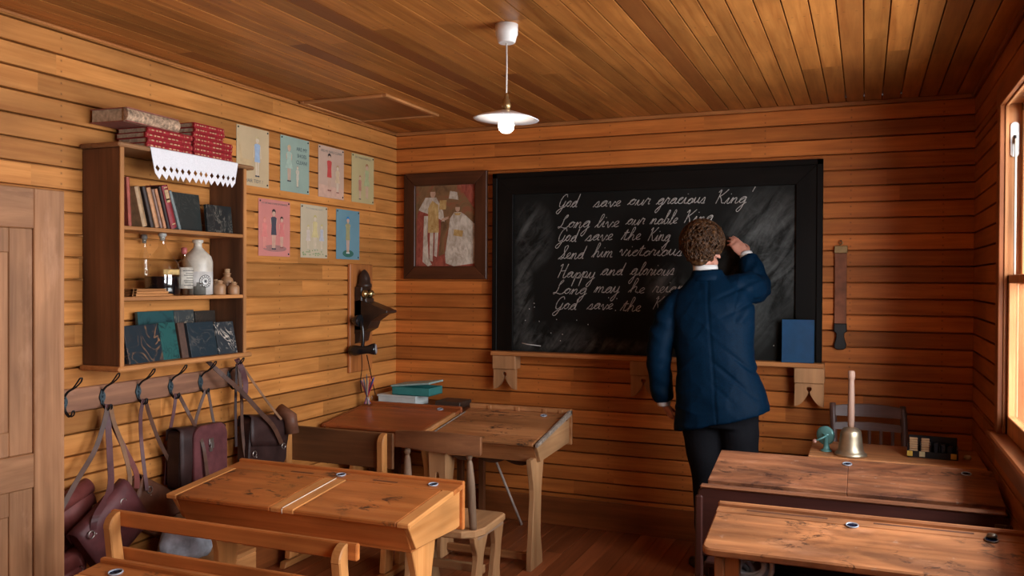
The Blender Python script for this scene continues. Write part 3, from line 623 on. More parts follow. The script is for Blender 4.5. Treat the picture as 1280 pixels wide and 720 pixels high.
# its rounded front lid with the clasp
m = MB(); rg = []
o_ = [(y, z + (.018*math.cos(y/.14*1.3) if z > 0 else 0)) for y, z in rounded(.215, .262, .05, 8)]
for x, k in ((.0, 1), (.012, 1), (.017, .97)): rg.append([Vector((.138 + x, -1.935 + y*k, .705 + z*k)) for y, z in o_])
m.loft(rg, True, True, False).build('lid', L_PUR, a)
m = MB(); m.box(.156, .162, -1.955, -1.925, .758, .790, .003); m.box(.162, .168, -1.95, -1.93, .744, .772, .002); m.prism([(-1.955, .75), (-1.925, .75), (-1.932, .728), (-1.948, .728)], 'x', .156, .159, .001); m.build('clasp', BUCK, a)
mats(a, (L_PUR, [(.058, -2.052, 1.0), (.06, -2.065, .93), (.05, -2.085, .80), (.045, -2.10, .60)], .020), (L_BRN, [(.064, -2.045, 1.0), (.085, -2.0, .90), (.16, -2.0, .78), (.172, -1.985, .66), (.172, -1.975, .60)], .022),
     (L_BRN, [(.062, -1.868, .995), (.06, -1.90, .93), (.07, -1.945, .85), (.09, -1.96, .80)], .020), (L_BRN, [(.066, -1.858, .995), (.075, -1.85, .92), (.09, -1.845, .84), (.11, -1.84, .82)], .018))
a = satchel('near-black satchel with a rolled brown end hanging rightmost by the far bench', (.10, -1.50, .70), .30, .24, .075, math.radians(-8), L_DK, flap=.6, clasp=False, rings=((-.4, -.25),))
m = MB(); m.tube([(.10, -1.375, .835), (.17, -1.372, .80), (.178, -1.368, .72)], .036, 14); m.build('rolled_end', L_BRN, a)
mats(a, (L_BRN, [(.060, -1.862, 1.135), (.10, -1.80, 1.06), (.13, -1.70, .97), (.16, -1.60, .86), (.175, -1.52, .78), (.175, -1.45, .68)], .030), (L_PUR, [(.075, -1.67, 1.125), (.095, -1.66, 1.08), (.10, -1.635, 1.0), (.11, -1.66, .93)], .040),
     (L_BRN, [(.085, -1.672, 1.11), (.10, -1.665, .95), (.10, -1.66, .80), (.11, -1.655, .68), (.12, -1.65, .63)], .022), (L_TAN, [(.082, -1.665, 1.12), (.105, -1.60, 1.02), (.14, -1.52, .90), (.165, -1.44, .80)], .016), (L_DK, [(.08, -1.675, 1.1), (.085, -1.69, .9), (.09, -1.69, .7)], .018))
for p in ((.185, -1.447, .668), (.135, -1.652, .618)): MB().tube([Vector(p) + Vector((0, .014*math.cos(t), .014*math.sin(t))) for t in [2*math.pi*k/14 for k in range(15)]], .0026, 6).build('strap_ring', BUCK, a)
a = satchel('small red satchel corner at the very bottom beside the door', (.095, -2.70, .37), .22, .17, .06, math.radians(8), L_RED, clasp=False, rings=((.33, .1),))
cb = MB()                                                           # crumpled canvas bag on the floor side of the satchels
cb.loft([[Vector((.17 + r*.85*math.cos(t)*(1 + .12*math.sin(3*t + i)), -2.10 + r*1.5*math.sin(t)*(1 + .1*math.cos(4*t + 2*i)), z)) for t in [2*math.pi*k/20 for k in range(20)]] for i, (r, z) in enumerate(((.02, .302), (.085, .306), (.10, .34), (.098, .39), (.082, .44), (.05, .485), (.01, .50)))])
cb.v = [v + Vector(noise.noise_vector(v*14))*.014 for v in cb.v]
st_ = MB().box(.05, .34, -2.35, -1.85, 0, .018).box(.05, .34, -2.35, -1.85, .27, .288)
bx_ = thing('storage_crate', 'low wooden crate on the floor below the satchels', 'crate', (.195, -2.1, 0)); st_.build('boards', CABL('y'), bx_); [MB().box(q, q + .015, -2.35, -1.85, .018, .27).build('side', CABL('y'), bx_) for q in (.05, .325)]
tag(cb.build('canvas_bag', CLOTHG), 'crumpled grey-blue canvas bag under the hanging satchels', 'bag')
# ---------------------------------------------------------------- posters
def flat_poly(mb, pts, x): mb.add([(x, y, z) for y, z in pts], [list(range(len(pts)))])
def ell(cy, cz, ry, rz, n=14, rot=0): return [(cy + ry*math.cos(t)*math.cos(rot) - rz*math.sin(t)*math.sin(rot), cz + ry*math.cos(t)*math.sin(rot) + rz*math.sin(t)*math.cos(rot)) for t in [2*math.pi*k/n for k in range(n)]]
def text_mesh(txt, size, M_, align='CENTER', extrude=.0001):
    cu = bpy.data.curves.new('lettering', 'FONT'); cu.body = txt; cu.size = size; cu.align_x = align; cu.extrude = extrude; cu.resolution_u = 2
    o = bpy.data.objects.new('lettering', cu); COL.objects.link(o); dg = bpy.context.evaluated_depsgraph_get(); dg.update(); me = bpy.data.meshes.new_from_object(o.evaluated_get(dg))
    mb = MB().add([M_ @ v.co for v in me.vertices], [list(p.vertices) for p in me.polygons]); bpy.data.objects.remove(o); bpy.data.curves.remove(cu); bpy.data.meshes.remove(me); return mb
TX = Matrix(((0, 0, 1, 0), (1, 0, 0, 0), (0, 1, 0, 0), (0, 0, 0, 1)))        # text reading along +y, facing +x
def pap(nm, c): c = tuple(x*k for x, k in zip(c, (.84, .76, .66))); return plain('poster_' + nm, c, .85, 0, .05, 8)
def child(x, y, z, h, dress, skin, hair, legs, shoe, skirt=False, arm=0, parent=None):
    """a flat printed child figure, feet at (y,z), height h"""
    A, B_, C_, D_ = MB(), MB(), MB(), MB()
    flat_poly(A, ell(y, z + h*.90, h*.065, h*.08), x + .0010); flat_poly(A, [(y - h*.02, z + h*.8), (y + h*.02, z + h*.8), (y + h*.02, z + h*.86), (y - h*.02, z + h*.86)], x + .0008)
    for s_ in (-1, 1):
        flat_poly(A, [(y + s_*h*.03 - h*.024, z + h*.03), (y + s_*h*.03 + h*.024, z + h*.03), (y + s_*h*.045 + h*.032, z + h*.45), (y + s_*h*.045 - h*.032, z + h*.45)], x + .0007)
        flat_poly(A, [(y + s_*h*.10, z + h*.77), (y + s_*h*.13, z + h*.75), (y + s_*h*(.15 - .06*arm), z + h*.46 + arm*h*.28), (y + s_*h*(.125 - .06*arm), z + h*.45 + arm*h*.28)], x + .0007)
        flat_poly(C_, ell(y + s_*h*.042, z + h*.018, h*.045, h*.02), x + .0011)
    w_ = .17 if skirt else .105
    flat_poly(B_, [(y - h*w_, z + h*.36), (y + h*w_, z + h*.36), (y + h*.085, z + h*.58), (y + h*.11, z + h*.78), (y + h*.05, z + h*.81), (y - h*.05, z + h*.81), (y - h*.11, z + h*.78), (y - h*.085, z + h*.58)], x + .0009)
    flat_poly(D_, [(y - h*.07, z + h*.88), (y - h*.075, z + h*.95), (y - h*.03, z + h*.995), (y + h*.03, z + h*.995), (y + h*.075, z + h*.95), (y + h*.07, z + h*.88), (y + h*.045, z + h*.935), (y - h*.045, z + h*.935)], x + .0012)
    for m_, mt in ((A, skin), (B_, dress), (C_, shoe), (D_, hair)): m_.build('printed_figure', mt, parent)
def pr_(nm, c): return plain('print_' + nm, c, .85, 0, .08, 40)
P_SKIN, P_PALE = pr_('skin', (.55, .34, .24)), pr_('pale_skin', (.60, .48, .34))
PIN = plain('black_pin', (.02, .02, .02), .4)
def poster(label, y0, y1, z0, z1, mat, curl=.0):
    p = thing('poster', label, 'poster', (.004, (y0+y1)/2, z0), 'children\'s health posters'); x = .003
    m = MB(); m.add([(x, y0, z0), (x, y1, z0), (x, y1, z1), (x, y0, z1), (x - .001, y0, z0), (x - .001, y1, z0), (x - .001, y1, z1), (x - .001, y0, z1)], [[0, 1, 2, 3], [7, 6, 5, 4], [0, 4, 5, 1], [1, 5, 6, 2], [2, 6, 7, 3], [3, 7, 4, 0]]); m.build('sheet', mat, p)
    for yy, zz in ((y0 + .012, z1 - .012), (y1 - .012, z1 - .012), (y1 - .014, z0 + .014)): MB().sphere((x + .002, yy, zz), (.003, .005, .005), 8).build('pin', PIN, p)
    return p, x
def words(p, lines, y, z, size, mat, lead=1.25):
    for i, s_ in enumerate(lines): text_mesh(s_, size, Matrix.Translation((.0042, y, z - i*size*lead)) @ TX).build('lettering', mat, p)
G_ = pr_('grey_letters', (.16, .16, .14)); PT, PB = 2.286, 1.988
p, x = poster('cream poster of a child in blue shorts beside a chair, overlapping the wall cabinet', -1.588, -1.336, PB, PT, pap('cream', (.62, .50, .33)))
child(x, -1.43, PB + .05, .21, pr_('sky_blue', (.33, .42, .55)), P_PALE, pr_('fair_hair', (.50, .38, .2)), P_PALE, pr_('dark_shoe', (.05, .05, .06)), parent=p)
m = MB(); flat_poly(m, [(-1.555, PB + .07), (-1.475, PB + .07), (-1.475, PB + .13), (-1.545, PB + .135), (-1.575, PB + .26), (-1.582, PB + .26)], x + .0006); m.build('printed_chair', pr_('faint_ochre', (.55, .38, .2)), p); words(p, ['HAIR TIDY ?'], -1.455, PB + .018, .026, G_)
p, x = poster('pale green-blue poster lettered ARE MY SHOES CLEAN with two children', -1.240, -.982, PB, PT + .002, pap('sea_green', (.33, .47, .44)))
child(x, -1.165, PB + .055, .20, pr_('sage', (.36, .45, .36)), P_SKIN, pr_('fair_hair2', (.50, .36, .2)), P_SKIN, pr_('dark_shoe', (.05, .05, .06)), True, .5, p)
child(x, -1.09, PB + .03, .12, pr_('beige', (.52, .46, .36)), P_PALE, pr_('grey_hair', (.35, .3, .24)), P_SKIN, pr_('grey_shoe', (.2, .2, .2)), False, .6, p)
words(p, ['ARE MY', 'SHOES', 'CLEAN?'], -1.052, PB + .232, .029, pr_('dark_letters', (.06, .09, .10)), 1.25)
p, x = poster('pinkish poster of a girl in a red top, third in the upper row', -.894, -.633, PB, PT, pap('blush', (.62, .45, .38)))
child(x, -.785, PB + .04, .22, pr_('red', (.52, .06, .05)), P_SKIN, pr_('black_hair', (.03, .02, .02)), P_SKIN, pr_('brown_shoe', (.22, .06, .05)), False, .8, p)
child(x, -.70, PB + .035, .165, pr_('apricot', (.60, .42, .26)), P_PALE, pr_('tan_hair', (.42, .26, .12)), P_SKIN, pr_('brown_shoe', (.22, .06, .05)), True, .5, p)
m = MB(); flat_poly(m, [(-.89, PB + .004), (-.637, PB + .004), (-.637, PB + .06), (-.89, PB + .075)], x + .0005); m.build('printed_ground', pr_('rose_ground', (.60, .36, .26)), p); words(p, ['ARE MY NAILS CLEAN?'], -.763, PB + .262, .0215, G_)
p, x = poster('yellow-green poster of a woman leading a child, rightmost of the upper row', -.548, -.292, PB, PT, pap('pale_yellow', (.56, .49, .27)))
child(x, -.375, PB + .03, .22, pr_('leaf', (.38, .40, .2)), P_SKIN, pr_('rust_hair', (.36, .16, .07)), P_SKIN, pr_('tan_shoe', (.45, .33, .2)), True, .2, p)
child(x, -.455, PB + .02, .15, pr_('brick', (.45, .20, .13)), P_SKIN, pr_('rust_hair', (.36, .16, .07)), P_SKIN, pr_('dark_shoe', (.05, .05, .06)), False, .4, p); words(p, ['DO I WALK CAREFULLY'], -.42, PB + .272, .017, G_)
PT, PB = 1.932, 1.634
p, x = poster('bright pink poster of three children, the middle one in black', -1.419, -1.156, PB, PT, pap('pink', (.68, .27, .26)))
m = MB(); flat_poly(m, ell(-1.285, PB + .042, .10, .018, 20), x + .0005); m.build('printed_ground', pr_('grey_rose', (.34, .16, .14)), p)
child(x, -1.295, PB + .035, .215, pr_('charcoal', (.06, .055, .07)), P_SKIN, pr_('black_hair', (.03, .02, .02)), P_SKIN, pr_('dark_shoe', (.05, .05, .06)), False, .6, p)
child(x, -1.37, PB + .04, .165, pr_('salmon', (.66, .20, .17)), pr_('rose_skin', (.66, .25, .2)), pr_('salmon_hair', (.58, .2, .14)), P_SKIN, pr_('salmon', (.66, .20, .17)), True, .3, p)
child(x, -1.228, PB + .045, .17, pr_('coral', (.60, .17, .15)), P_SKIN, pr_('black_hair', (.03, .02, .02)), P_SKIN, pr_('brown_shoe', (.22, .06, .05)), True, .5, p); words(p, ['DO I SIT AND STAND UP STRAIGHT'], -1.288, PB + .273, .0135, G_)
p, x = poster('faded ivory poster of pale children on grass in the lower row', -1.060, -.803, PB, PT, pap('ivory', (.60, .54, .42)))
for yy, hh, cc in ((-.925, .20, (.58, .47, .22)), (-.99, .14, (.58, .48, .40)), (-.86, .15, (.45, .45, .48))): child(x, yy, PB + .045, hh, pr_('faded_%d' % int(hh*100), cc), P_PALE, pr_('straw_hair', (.52, .42, .16)), P_PALE, pr_('faded_shoe', (.45, .40, .3)), True, .2, p)
m = MB()
for k in range(26): yy = -1.05 + rnd.random()*.235; zz = PB + .012 + rnd.random()*.035; flat_poly(m, ell(yy, zz, .006, .004, 6), x + .0014)
m.build('printed_grass', pr_('grass_green', (.22, .32, .14)), p); words(p, ['DO I SHARE ALL I HAVE'], -.93, PB + .273, .0155, pr_('light_letters', (.38, .36, .3)))
p, x = poster('blue poster of a child on a green mound, rightmost of the lower row', -.712, -.459, PB, PT, pap('blue', (.16, .34, .47)))
m = MB(); flat_poly(m, ell(-.585, PB + .035, .06, .022, 18), x + .0005); m.build('printed_mound', pr_('mound_green', (.03, .12, .09)), p)
child(x, -.588, PB + .035, .225, pr_('khaki', (.34, .30, .14)), P_SKIN, pr_('bright_blue', (.03, .2, .45)), P_SKIN, pr_('white_shoe', (.6, .6, .58)), False, .9, p)
# ---------------------------------------------------------------- wall telephone
ph = thing('wall_telephone', 'antique wall telephone with brass bells and black handset on a wooden back board', 'telephone', (.01, -.46, .94))
MB().box(.001, .022, -.589, -.332, .945, 1.607, .004).build('back_board', wood('phone_board', (.50, .18, .05), (.32, .10, .026), 'z', .4), ph)
PW = wood('phone_case_wood', (.055, .028, .018), (.025, .013, .01), 'z', .35)
m = MB(); m.box(.022, .075, -.545, -.430, 1.20, 1.47, .006); m.box(.022, .10, -.535, -.44, 1.27, 1.40, .006); m.build('case', PW, ph)
m = MB(); m.lathe([(.002, 1.555), (.010, 1.55), (.026, 1.53), (.036, 1.50), (.038, 1.47), (.046, 1.465), (.046, 1.445), (.03, 1.44)][::-1], (.062, -.495, .02), 18); m.build('finial', PW, ph)
BR = plain('bell_brass', (.55, .40, .18), .25, .95)
for y in (-.532, -.465):
    m = MB(); m.lathe([(.026, 0), (.027, .004), (.022, .016), (.010, .024), (.002, .026)], (0, 0, 0), 18, Matrix.Translation((.085, y, 1.425)) @ Matrix.Rotation(math.pi/2, 4, 'Y')); m.sphere((.113, y, 1.425), .006, 8); m.build('bell', BR, ph)
MB().prism([(.022, 1.385), (.06, 1.39), (.25, 1.325), (.25, 1.312), (.20, 1.30), (.14, 1.26), (.12, 1.215), (.07, 1.19), (.022, 1.18)], 'y', -.545, -.425, .003).build('writing_ledge', PW, ph)
MB().prism([(.022, 1.19), (.07, 1.19), (.055, 1.135), (.022, 1.12)], 'y', -.54, -.43, .003).build('lower_moulding', PW, ph)
BLK = plain('black_bakelite', (.008, .009, .011), .22)
m = MB(); m.tube([(.10, -.60, 1.265), (.08, -.60, 1.265), (.06, -.60, 1.265), (.035, -.595, 1.265)], [.036, .035, .022, .012], 16)
m.build('earpiece', BLK, ph)
m = MB(); m.tube(smooth_path([(.07, -.60, 1.268), (.105, -.60, 1.25), (.118, -.60, 1.20), (.118, -.60, 1.13), (.11, -.60, 1.085)], 6), .0115, 10); m.build('handle', BLK, ph)
m = MB(); m.tube([(.035, -.605, 1.085), (.07, -.605, 1.085), (.11, -.60, 1.088), (.145, -.59, 1.092), (.175, -.58, 1.095), (.19, -.573, 1.097)], [.028, .032, .026, .024, .034, .036], 16); mp_ = m.build('mouthpiece', BLK, ph)
m = MB(); m.lathe([(.002, 0), (.028, 0), (.030, .003), (.026, .006), (.002, .006)], (0, 0, 0), 16, Matrix.Translation((.1902, -.5728, 1.097)) @ Vector((.035, .015, .003)).to_track_quat('Z', 'Y').to_matrix().to_4x4()); m.build('grille', plain('grey_grille', (.42, .42, .44), .4, .3), mp_)
m = MB(); m.tube(smooth_path([(.11, -.60, 1.06), (.10, -.58, .98), (.09, -.58, .90), (.08, -.55, .83)], 5), .003, 6); m.tube(smooth_path([(.14, -.59, 1.06), (.12, -.52, .96), (.10, -.45, .86), (.09, -.41, .80)], 5), .003, 6); m.build('cord', BLK, ph)
# ---------------------------------------------------------------- chalkboard
bd = thing('chalkboard', 'large black-framed chalkboard covered in white cursive writing on the far wall', 'chalkboard', (1.70, -.02, 1.068))
EB = lambda ax: wood('ebonised_frame', (.008, .0062, .005), (.004, .0034, .003), ax, .5)
for ax_ in 'xz': EB(ax_).node_tree.nodes['Principled BSDF'].inputs['Specular IOR Level'].default_value = .12
t = NT('slate_chalk_smears', .72, Specular_IOR_Level=.12); v = t.coord((1, 1, 1), False); sx = t.t.nodes.new('ShaderNodeSeparateXYZ'); t.link(v, sx.inputs[0])
X, Z = sx.outputs[0], sx.outputs[2]
mp = t.t.nodes.new('ShaderNodeMapping'); mp.vector_type = 'TEXTURE'; mp.inputs['Rotation'].default_value = (0, -.95, 0); mp.inputs['Scale'].default_value = (1, 1, .22); t.link(v, mp.inputs[0])
st = t.noise(mp.outputs[0], 3.2, 5, .6, .9); st2 = t.noise(v, 9, 5, .65, 1.6); blob = t.noise(v, 2.6, 2, .5)
def blobm(cx, cz, rx, rz):                         # where the duster has been: soft oval patches
    a = t.math('DIVIDE', t.math('SUBTRACT', X, cx), rx); b = t.math('DIVIDE', t.math('SUBTRACT', Z, cz), rz)
    d = t.math('SQRT', t.math('ADD', t.math('MULTIPLY', a, a), t.math('MULTIPLY', b, b))); return t.ramp(d, [(.35, gray(1)), (1.0, gray(0))])
ms = None
for q in ((.72, .62, .34, .42), (-.72, .72, .16, .24), (-.62, .08, .42, .12), (.55, .30, .26, .32), (-.78, .35, .08, .35), (.12, .42, .14, .14), (-.35, .05, .5, .06)):
    k = blobm(*q); ms = k if ms is None else t.math('MAXIMUM', ms, k)
sm = t.math('MULTIPLY', ms, t.math('ADD', t.math('MULTIPLY', t.ramp(st, [(.40, gray(0)), (.66, gray(1))]), .85), t.math('MULTIPLY', t.ramp(st2, [(.45, gray(0)), (.75, gray(1))]), .5)))
t.col(t.mix((.0075, .0072, .0062), (.26, .27, .26), t.math('ADD', t.math('MULTIPLY', sm, .30), t.math('MULTIPLY', t.ramp(blob, [(.5, gray(0)), (.75, gray(.04))]), .5))))
slate = MB().box(.82, 2.56, -.016, -.004, 1.068, 2.07, 0).build('slate', t.m, bd)
for nm, bx in (('frame_stile', (.717, .855, 1.068, 2.185)), ('frame_stile', (2.547, 2.687, 1.068, 2.185)), ('frame_rail', (.717, 2.687, 2.050, 2.185))):
    m = MB(); x0, x1, z0, z1 = bx
    if nm == 'frame_rail': m.prism([(x0, z1), (x1, z1), (x1 - .138, z0), (x0 + .138, z0)], 'y', -.034, -.002, .002)
    elif x0 < 1: m.prism([(x0, z0), (x1, z0), (x1, z1 - .135), (x0, z1)], 'y', -.034, -.002, .002)
    else: m.prism([(x0, z0), (x1, z0), (x1, z1), (x0, z1 - .135)], 'y', -.034, -.002, .002)
    m.build(nm, EB('x' if nm == 'frame_rail' else 'z'), bd)
    e = MB()
    if nm == 'frame_rail': e.box(x0, x1, -.042, -.03, z1 - .032, z1, .003)
    elif x0 < 1: e.box(x0, x0 + .032, -.042, -.03, z0, z1, .003)
    else: e.box(x1 - .032, x1, -.042, -.03, z0, z1, .003)
    e.build('outer_moulding', EB('x' if nm == 'frame_rail' else 'z'), bd)
LET = {
 'a': (1.15, [(0,0),(.35,.5),(.85,.95),(.55,1),(.25,.65),(.25,.2),(.5,0),(.8,.35),(.92,.95),(.88,.3),(1.0,0),(1.15,.1)]),
 'b': (1.0, [(0,0),(.35,.9),(.6,2.0),(.5,2.4),(.35,2.1),(.35,.2),(.55,0),(.85,.25),(.85,.7),(.65,.9),(.85,.8),(1.0,.8)]),
 'c': (.85, [(0,0),(.3,.5),(.75,.9),(.55,1),(.25,.7),(.25,.25),(.5,0),(.85,.1)]),
 'd': (1.15, [(0,0),(.35,.5),(.85,.95),(.55,1),(.25,.65),(.25,.2),(.5,0),(.8,.4),(.95,2.3),(.9,.4),(1.0,0),(1.15,.1)]),
 'e': (.85, [(0,0),(.5,.45),(.7,.8),(.5,1),(.25,.7),(.25,.25),(.5,0),(.85,.15)]),
 'g': (1.15, [(0,0),(.35,.5),(.85,.95),(.55,1),(.25,.65),(.25,.2),(.5,0),(.8,.35),(.92,.95),(.82,-.8),(.55,-1.5),(.3,-1.2),(.6,-.6),(1.15,.1)]),
 'h': (1.12, [(0,0),(.4,.9),(.65,2.0),(.5,2.4),(.35,2.0),(.3,0),(.35,.5),(.65,1),(.85,.8),(.85,.2),(1.0,0),(1.12,.1)]),
 'i': (.62, [(0,0),(.35,.95),(.32,.2),(.45,0),(.62,.1)], [(.42,1.5),(.45,1.6)]),
 'l': (.65, [(0,0),(.4,.9),(.65,2.0),(.5,2.4),(.35,2.0),(.32,.3),(.45,0),(.65,.1)]),
 'm': (1.45, [(0,0),(.2,.9),(.28,.9),(.25,0),(.3,.5),(.55,1),(.7,.8),(.68,0),(.72,.5),(1.0,1),(1.15,.8),(1.13,.2),(1.25,0),(1.45,.1)]),
 'n': (1.05, [(0,0),(.2,.9),(.28,.9),(.25,0),(.3,.5),(.6,1),(.75,.8),(.73,.2),(.85,0),(1.05,.1)]),
 'o': (.95, [(0,0),(.3,.5),(.6,1),(.25,.7),(.25,.2),(.5,0),(.8,.3),(.75,.85),(.55,1),(.7,.85),(.95,.8)]),
 'p': (1.05, [(0,0),(.35,1),(.3,-1.5),(.33,.3),(.65,1),(.9,.6),(.7,.05),(.45,.1),(.8,0),(1.05,.1)]),
 'r': (.8, [(0,0),(.3,1.1),(.4,.9),(.65,.9),(.6,.3),(.68,0),(.8,.1)]),
 's': (.85, [(0,0),(.5,1.05),(.65,.5),(.55,.05),(.25,.1),(.6,0),(.85,.1)]),
 't': (.72, [(0,0),(.45,1.8),(.4,.2),(.55,0),(.72,.1)], [(.12,1.2),(.8,1.28)]),
 'u': (1.05, [(0,0),(.25,1),(.25,.25),(.45,0),(.75,.4),(.85,1),(.82,.2),(.92,0),(1.05,.1)]),
 'v': (.95, [(.0,.55),(.12,.95),(.22,.9),(.42,.08),(.50,.0),(.58,.1),(.82,.95),(.90,.82),(.98,.85)]),
 'y': (1.1, [(0,0),(.25,1),(.25,.3),(.45,0),(.75,.35),(.85,1),(.78,-.8),(.5,-1.5),(.28,-1.2),(.55,-.6),(1.1,.1)]),
 'G': (1.25, [(1.0,1.9),(.75,2.4),(.3,2.1),(.08,1.1),(.25,.2),(.6,.1),(.9,.6),(.98,1.2),(.85,-.3),(.5,-1.2),(.1,-.9),(.5,-.3),(1.25,.1)]),
 'L': (1.25, [(.35,1.5),(.75,2.2),(.65,2.45),(.42,1.9),(.42,.7),(.12,0),(0,.25),(.4,.2),(.9,0),(1.25,.1)]),
 'S': (1.15, [(.05,0),(.6,.8),(.95,2.0),(.8,2.4),(.48,2.1),(.6,1.4),(.85,.7),(.6,.05),(.15,.2),(.45,.35),(1.15,.1)]),
 'H': (1.35, [(.05,2.0),(.3,2.35),(.32,1.2),(.25,0)], [(1.1,2.4),(1.0,1.2),(.98,.2),(1.12,0),(1.35,.1)], [(.28,1.15),(1.0,1.25)]),
 'K': (1.35, [(.05,1.9),(.3,2.35),(.32,1.2),(.25,0)], [(1.2,2.4),(.75,1.6),(.35,1.15)], [(.45,1.2),(.75,.7),(1.0,.1),(1.35,.1)]),
 "'": (.5, [(.35,2.5),(.25,1.7)]),
}
WORDS = [('God', 1.147, 1.281, 1.964), ('save', 1.373, 1.552, 1.958), ('our', 1.587, 1.732, 1.964), ('gracious', 1.76, 2.054, 1.964), ("King'", 2.095, 2.309, 1.958), ('Long', 1.148, 1.364, 1.836), ('live', 1.384, 1.543, 1.835), ('our', 1.577, 1.699, 1.847), ('noble', 1.723, 1.893, 1.847), ('King', 1.916, 2.1, 1.853), ('God', 1.143, 1.278, 1.753), ('save', 1.323, 1.504, 1.755), ('the', 1.549, 1.675, 1.756), ('King', 1.704, 1.852, 1.748), ('Send', 1.149, 1.324, 1.645), ('him', 1.365, 1.505, 1.656), ('victorious', 1.534, 1.922, 1.662), ('Happy', 1.139, 1.396, 1.53), ('and', 1.421, 1.569, 1.546), ('glorious', 1.604, 1.876, 1.547), ('Long', 1.119, 1.346, 1.43), ('may', 1.381, 1.55, 1.441), ('he', 1.595, 1.701, 1.442), ('reign', 1.74, 1.933, 1.445), ('God', 1.125, 1.28, 1.336), ('save', 1.336, 1.507, 1.339), ('the', 1.546, 1.678, 1.331), ('King', 1.736, 1.906, 1.345)]
xh = .034; shear = .42; CH = plain('white_chalk', (.40, .375, .345), .95, 0, .35, 120); lines_ = [[]]; lastx = -9
for q in WORDS:
    if q[1] < lastx: lines_.append([])
    lines_[-1].append(q); lastx = q[1]
for ln_ in lines_:
    m = MB()
    for w_, xa, xb, zb in ln_:
        adv = 0; tot = sum(LET[c][0] for c in w_); sx_ = (xb - xa - shear*xh*.8)/tot
        for c in w_:
            L = LET[c]
            for stroke in L[1:]:
                pts = [(xa + (adv + px)*sx_ + shear*xh*pz, -.0172, zb + pz*xh*(1 + .06*math.sin(adv*7 + zb*50)) + .0025*math.sin(adv*3 + xa*9)) for px, pz in stroke]
                m.tube(smooth_path(pts, 4) if len(pts) > 2 else pts, .0021, 4, True, .5, (0, 1, 0), False)
            adv += L[0]
    o = m.build('chalk_writing', CH, bd); o['label'] = 'white cursive chalk writing: ' + ' '.join(q[0] for q in ln_)
m = MB()
for k in range(26): m.sphere((.9 + rnd.random()*1.6, -.0168, 1.1 + rnd.random()*.35), (.003, .001, .003), 6)
m.tube([(.915, -.0172, 1.118), (.95, -.0172, 1.112), (1.04, -.0172, 1.104)], .003, 5); m.build('chalk_flecks', plain('chalk_fleck', (.6, .58, .55), .95), bd)['kind'] = 'stuff'
# ---- chalk ledge on its cut-out brackets
LW = lambda ax: wood('ledge_wood', (.60, .25, .085), (.44, .165, .05), ax, .5)
LW2 = wood('bracket_wood', (.56, .29, .13), (.42, .20, .085), 'z', .55)
lg = thing('chalk_ledge', 'long wooden chalk ledge on fretwork brackets under the chalkboard', 'ledge', (1.72, -.05, .82))
MB().box(.733, 2.702, -.10, -.001, 1.042, 1.0675, .004).build('ledge_board', LW('x'), lg)
for xc in (.822, 1.705, 2.625):
    b = MB().box(xc - .078, xc + .078, -.092, -.003, .958, 1.0415, .003)
    hw = .076; zt_, zb_ = .957, .83; half = [(hw, zt_), (hw, zb_)]
    for k in range(9):
        f = k/8; half.append((hw - (hw - .006)*f, zb_ + .068*(f**2.2)))
    half += [(.004, zb_ + .072), (.0035, zb_ + .084)]
    for k in range(7):
        a = math.radians(-60 + 150*k/6); half.append((.013*math.cos(a)*1.0, zb_ + .096 + .013*math.sin(a)))
    pts = [(xc + x, z) for x, z in half]; L_ = [(xc - x, z) for x, z in half][::-1]
    b.prism(pts + L_, 'y', -.078, -.055, .0015); b.box(xc - .03, xc + .03, -.056, -.003, .93, .957, .002)
    b.build('bracket', LW2, lg)
# ---- framed picture
pf = thing('framed_picture', 'dark wood framed portrait print of two robed figures left of the chalkboard', 'picture', (.37, -.015, 1.515))
PFW = lambda ax: wood('picture_frame_wood', (.10, .030, .011), (.05, .015, .006), ax, .4)
x0, x1, z0, z1, fw = .072, .672, 1.517, 2.212, .084
for nm, poly, ax in (('frame_side', [(x0, z0), (x0 + fw, z0 + fw), (x0 + fw, z1 - fw), (x0, z1)], 'z'), ('frame_side', [(x1, z0), (x1, z1), (x1 - fw, z1 - fw), (x1 - fw, z0 + fw)], 'z'),
                 ('frame_side', [(x0, z1), (x0 + fw, z1 - fw), (x1 - fw, z1 - fw), (x1, z1)], 'x'), ('frame_side', [(x0, z0), (x1, z0), (x1 - fw, z0 + fw), (x0 + fw, z0 + fw)], 'x')):
    MB().prism(poly, 'y', -.03, -.002, .004).build(nm, PFW(ax), pf)
t = NT('print_background', .8, Specular_IOR_Level=.1); v = t.coord((1, 1, .6), False); g = t.noise(v, 7, 5, .6, 1.2)
t.col(t.ramp(g, [(.3, (.10, .05, .025)), (.5, (.22, .12, .055)), (.62, (.30, .07, .04)), (.75, (.40, .27, .15))]))
pic = MB().box(x0 + fw - .004, x1 - fw + .004, -.012, -.004, z0 + fw - .004, z1 - fw + .004, 0).build('print', t.m, pf)
def pp(nm, c, *polys, d=0):
    m = MB()
    for poly in polys: m.add([(x, -.0124 - .0003*d, z) for x, z in poly], [list(range(len(poly)))])
    o = m.build(nm, c, pic); return o
def mottle(nm, a, b, sc=30):
    if nm in _mc: return _mc[nm]
    t = NT(nm, .8, Specular_IOR_Level=.1); g = t.noise(t.coord((1, 1, .5), False), sc, 5, .65, 1); t.col(t.ramp(g, [(.35, a), (.65, b)])); _mc[nm] = t.m; return t.m
CRM, REDP, GLD, FSH = mottle('painted_cream', (.36, .29, .22), (.66, .58, .48)), mottle('painted_red', (.20, .045, .03), (.38, .10, .065)), mottle('painted_gold', (.36, .20, .06), (.60, .42, .18)), mottle('painted_flesh', (.42, .24, .15), (.55, .36, .25))
X0, Z0 = x0 + fw, z0 + fw
def q(*p): return [(X0 + a, Z0 + b) for a, b in p]
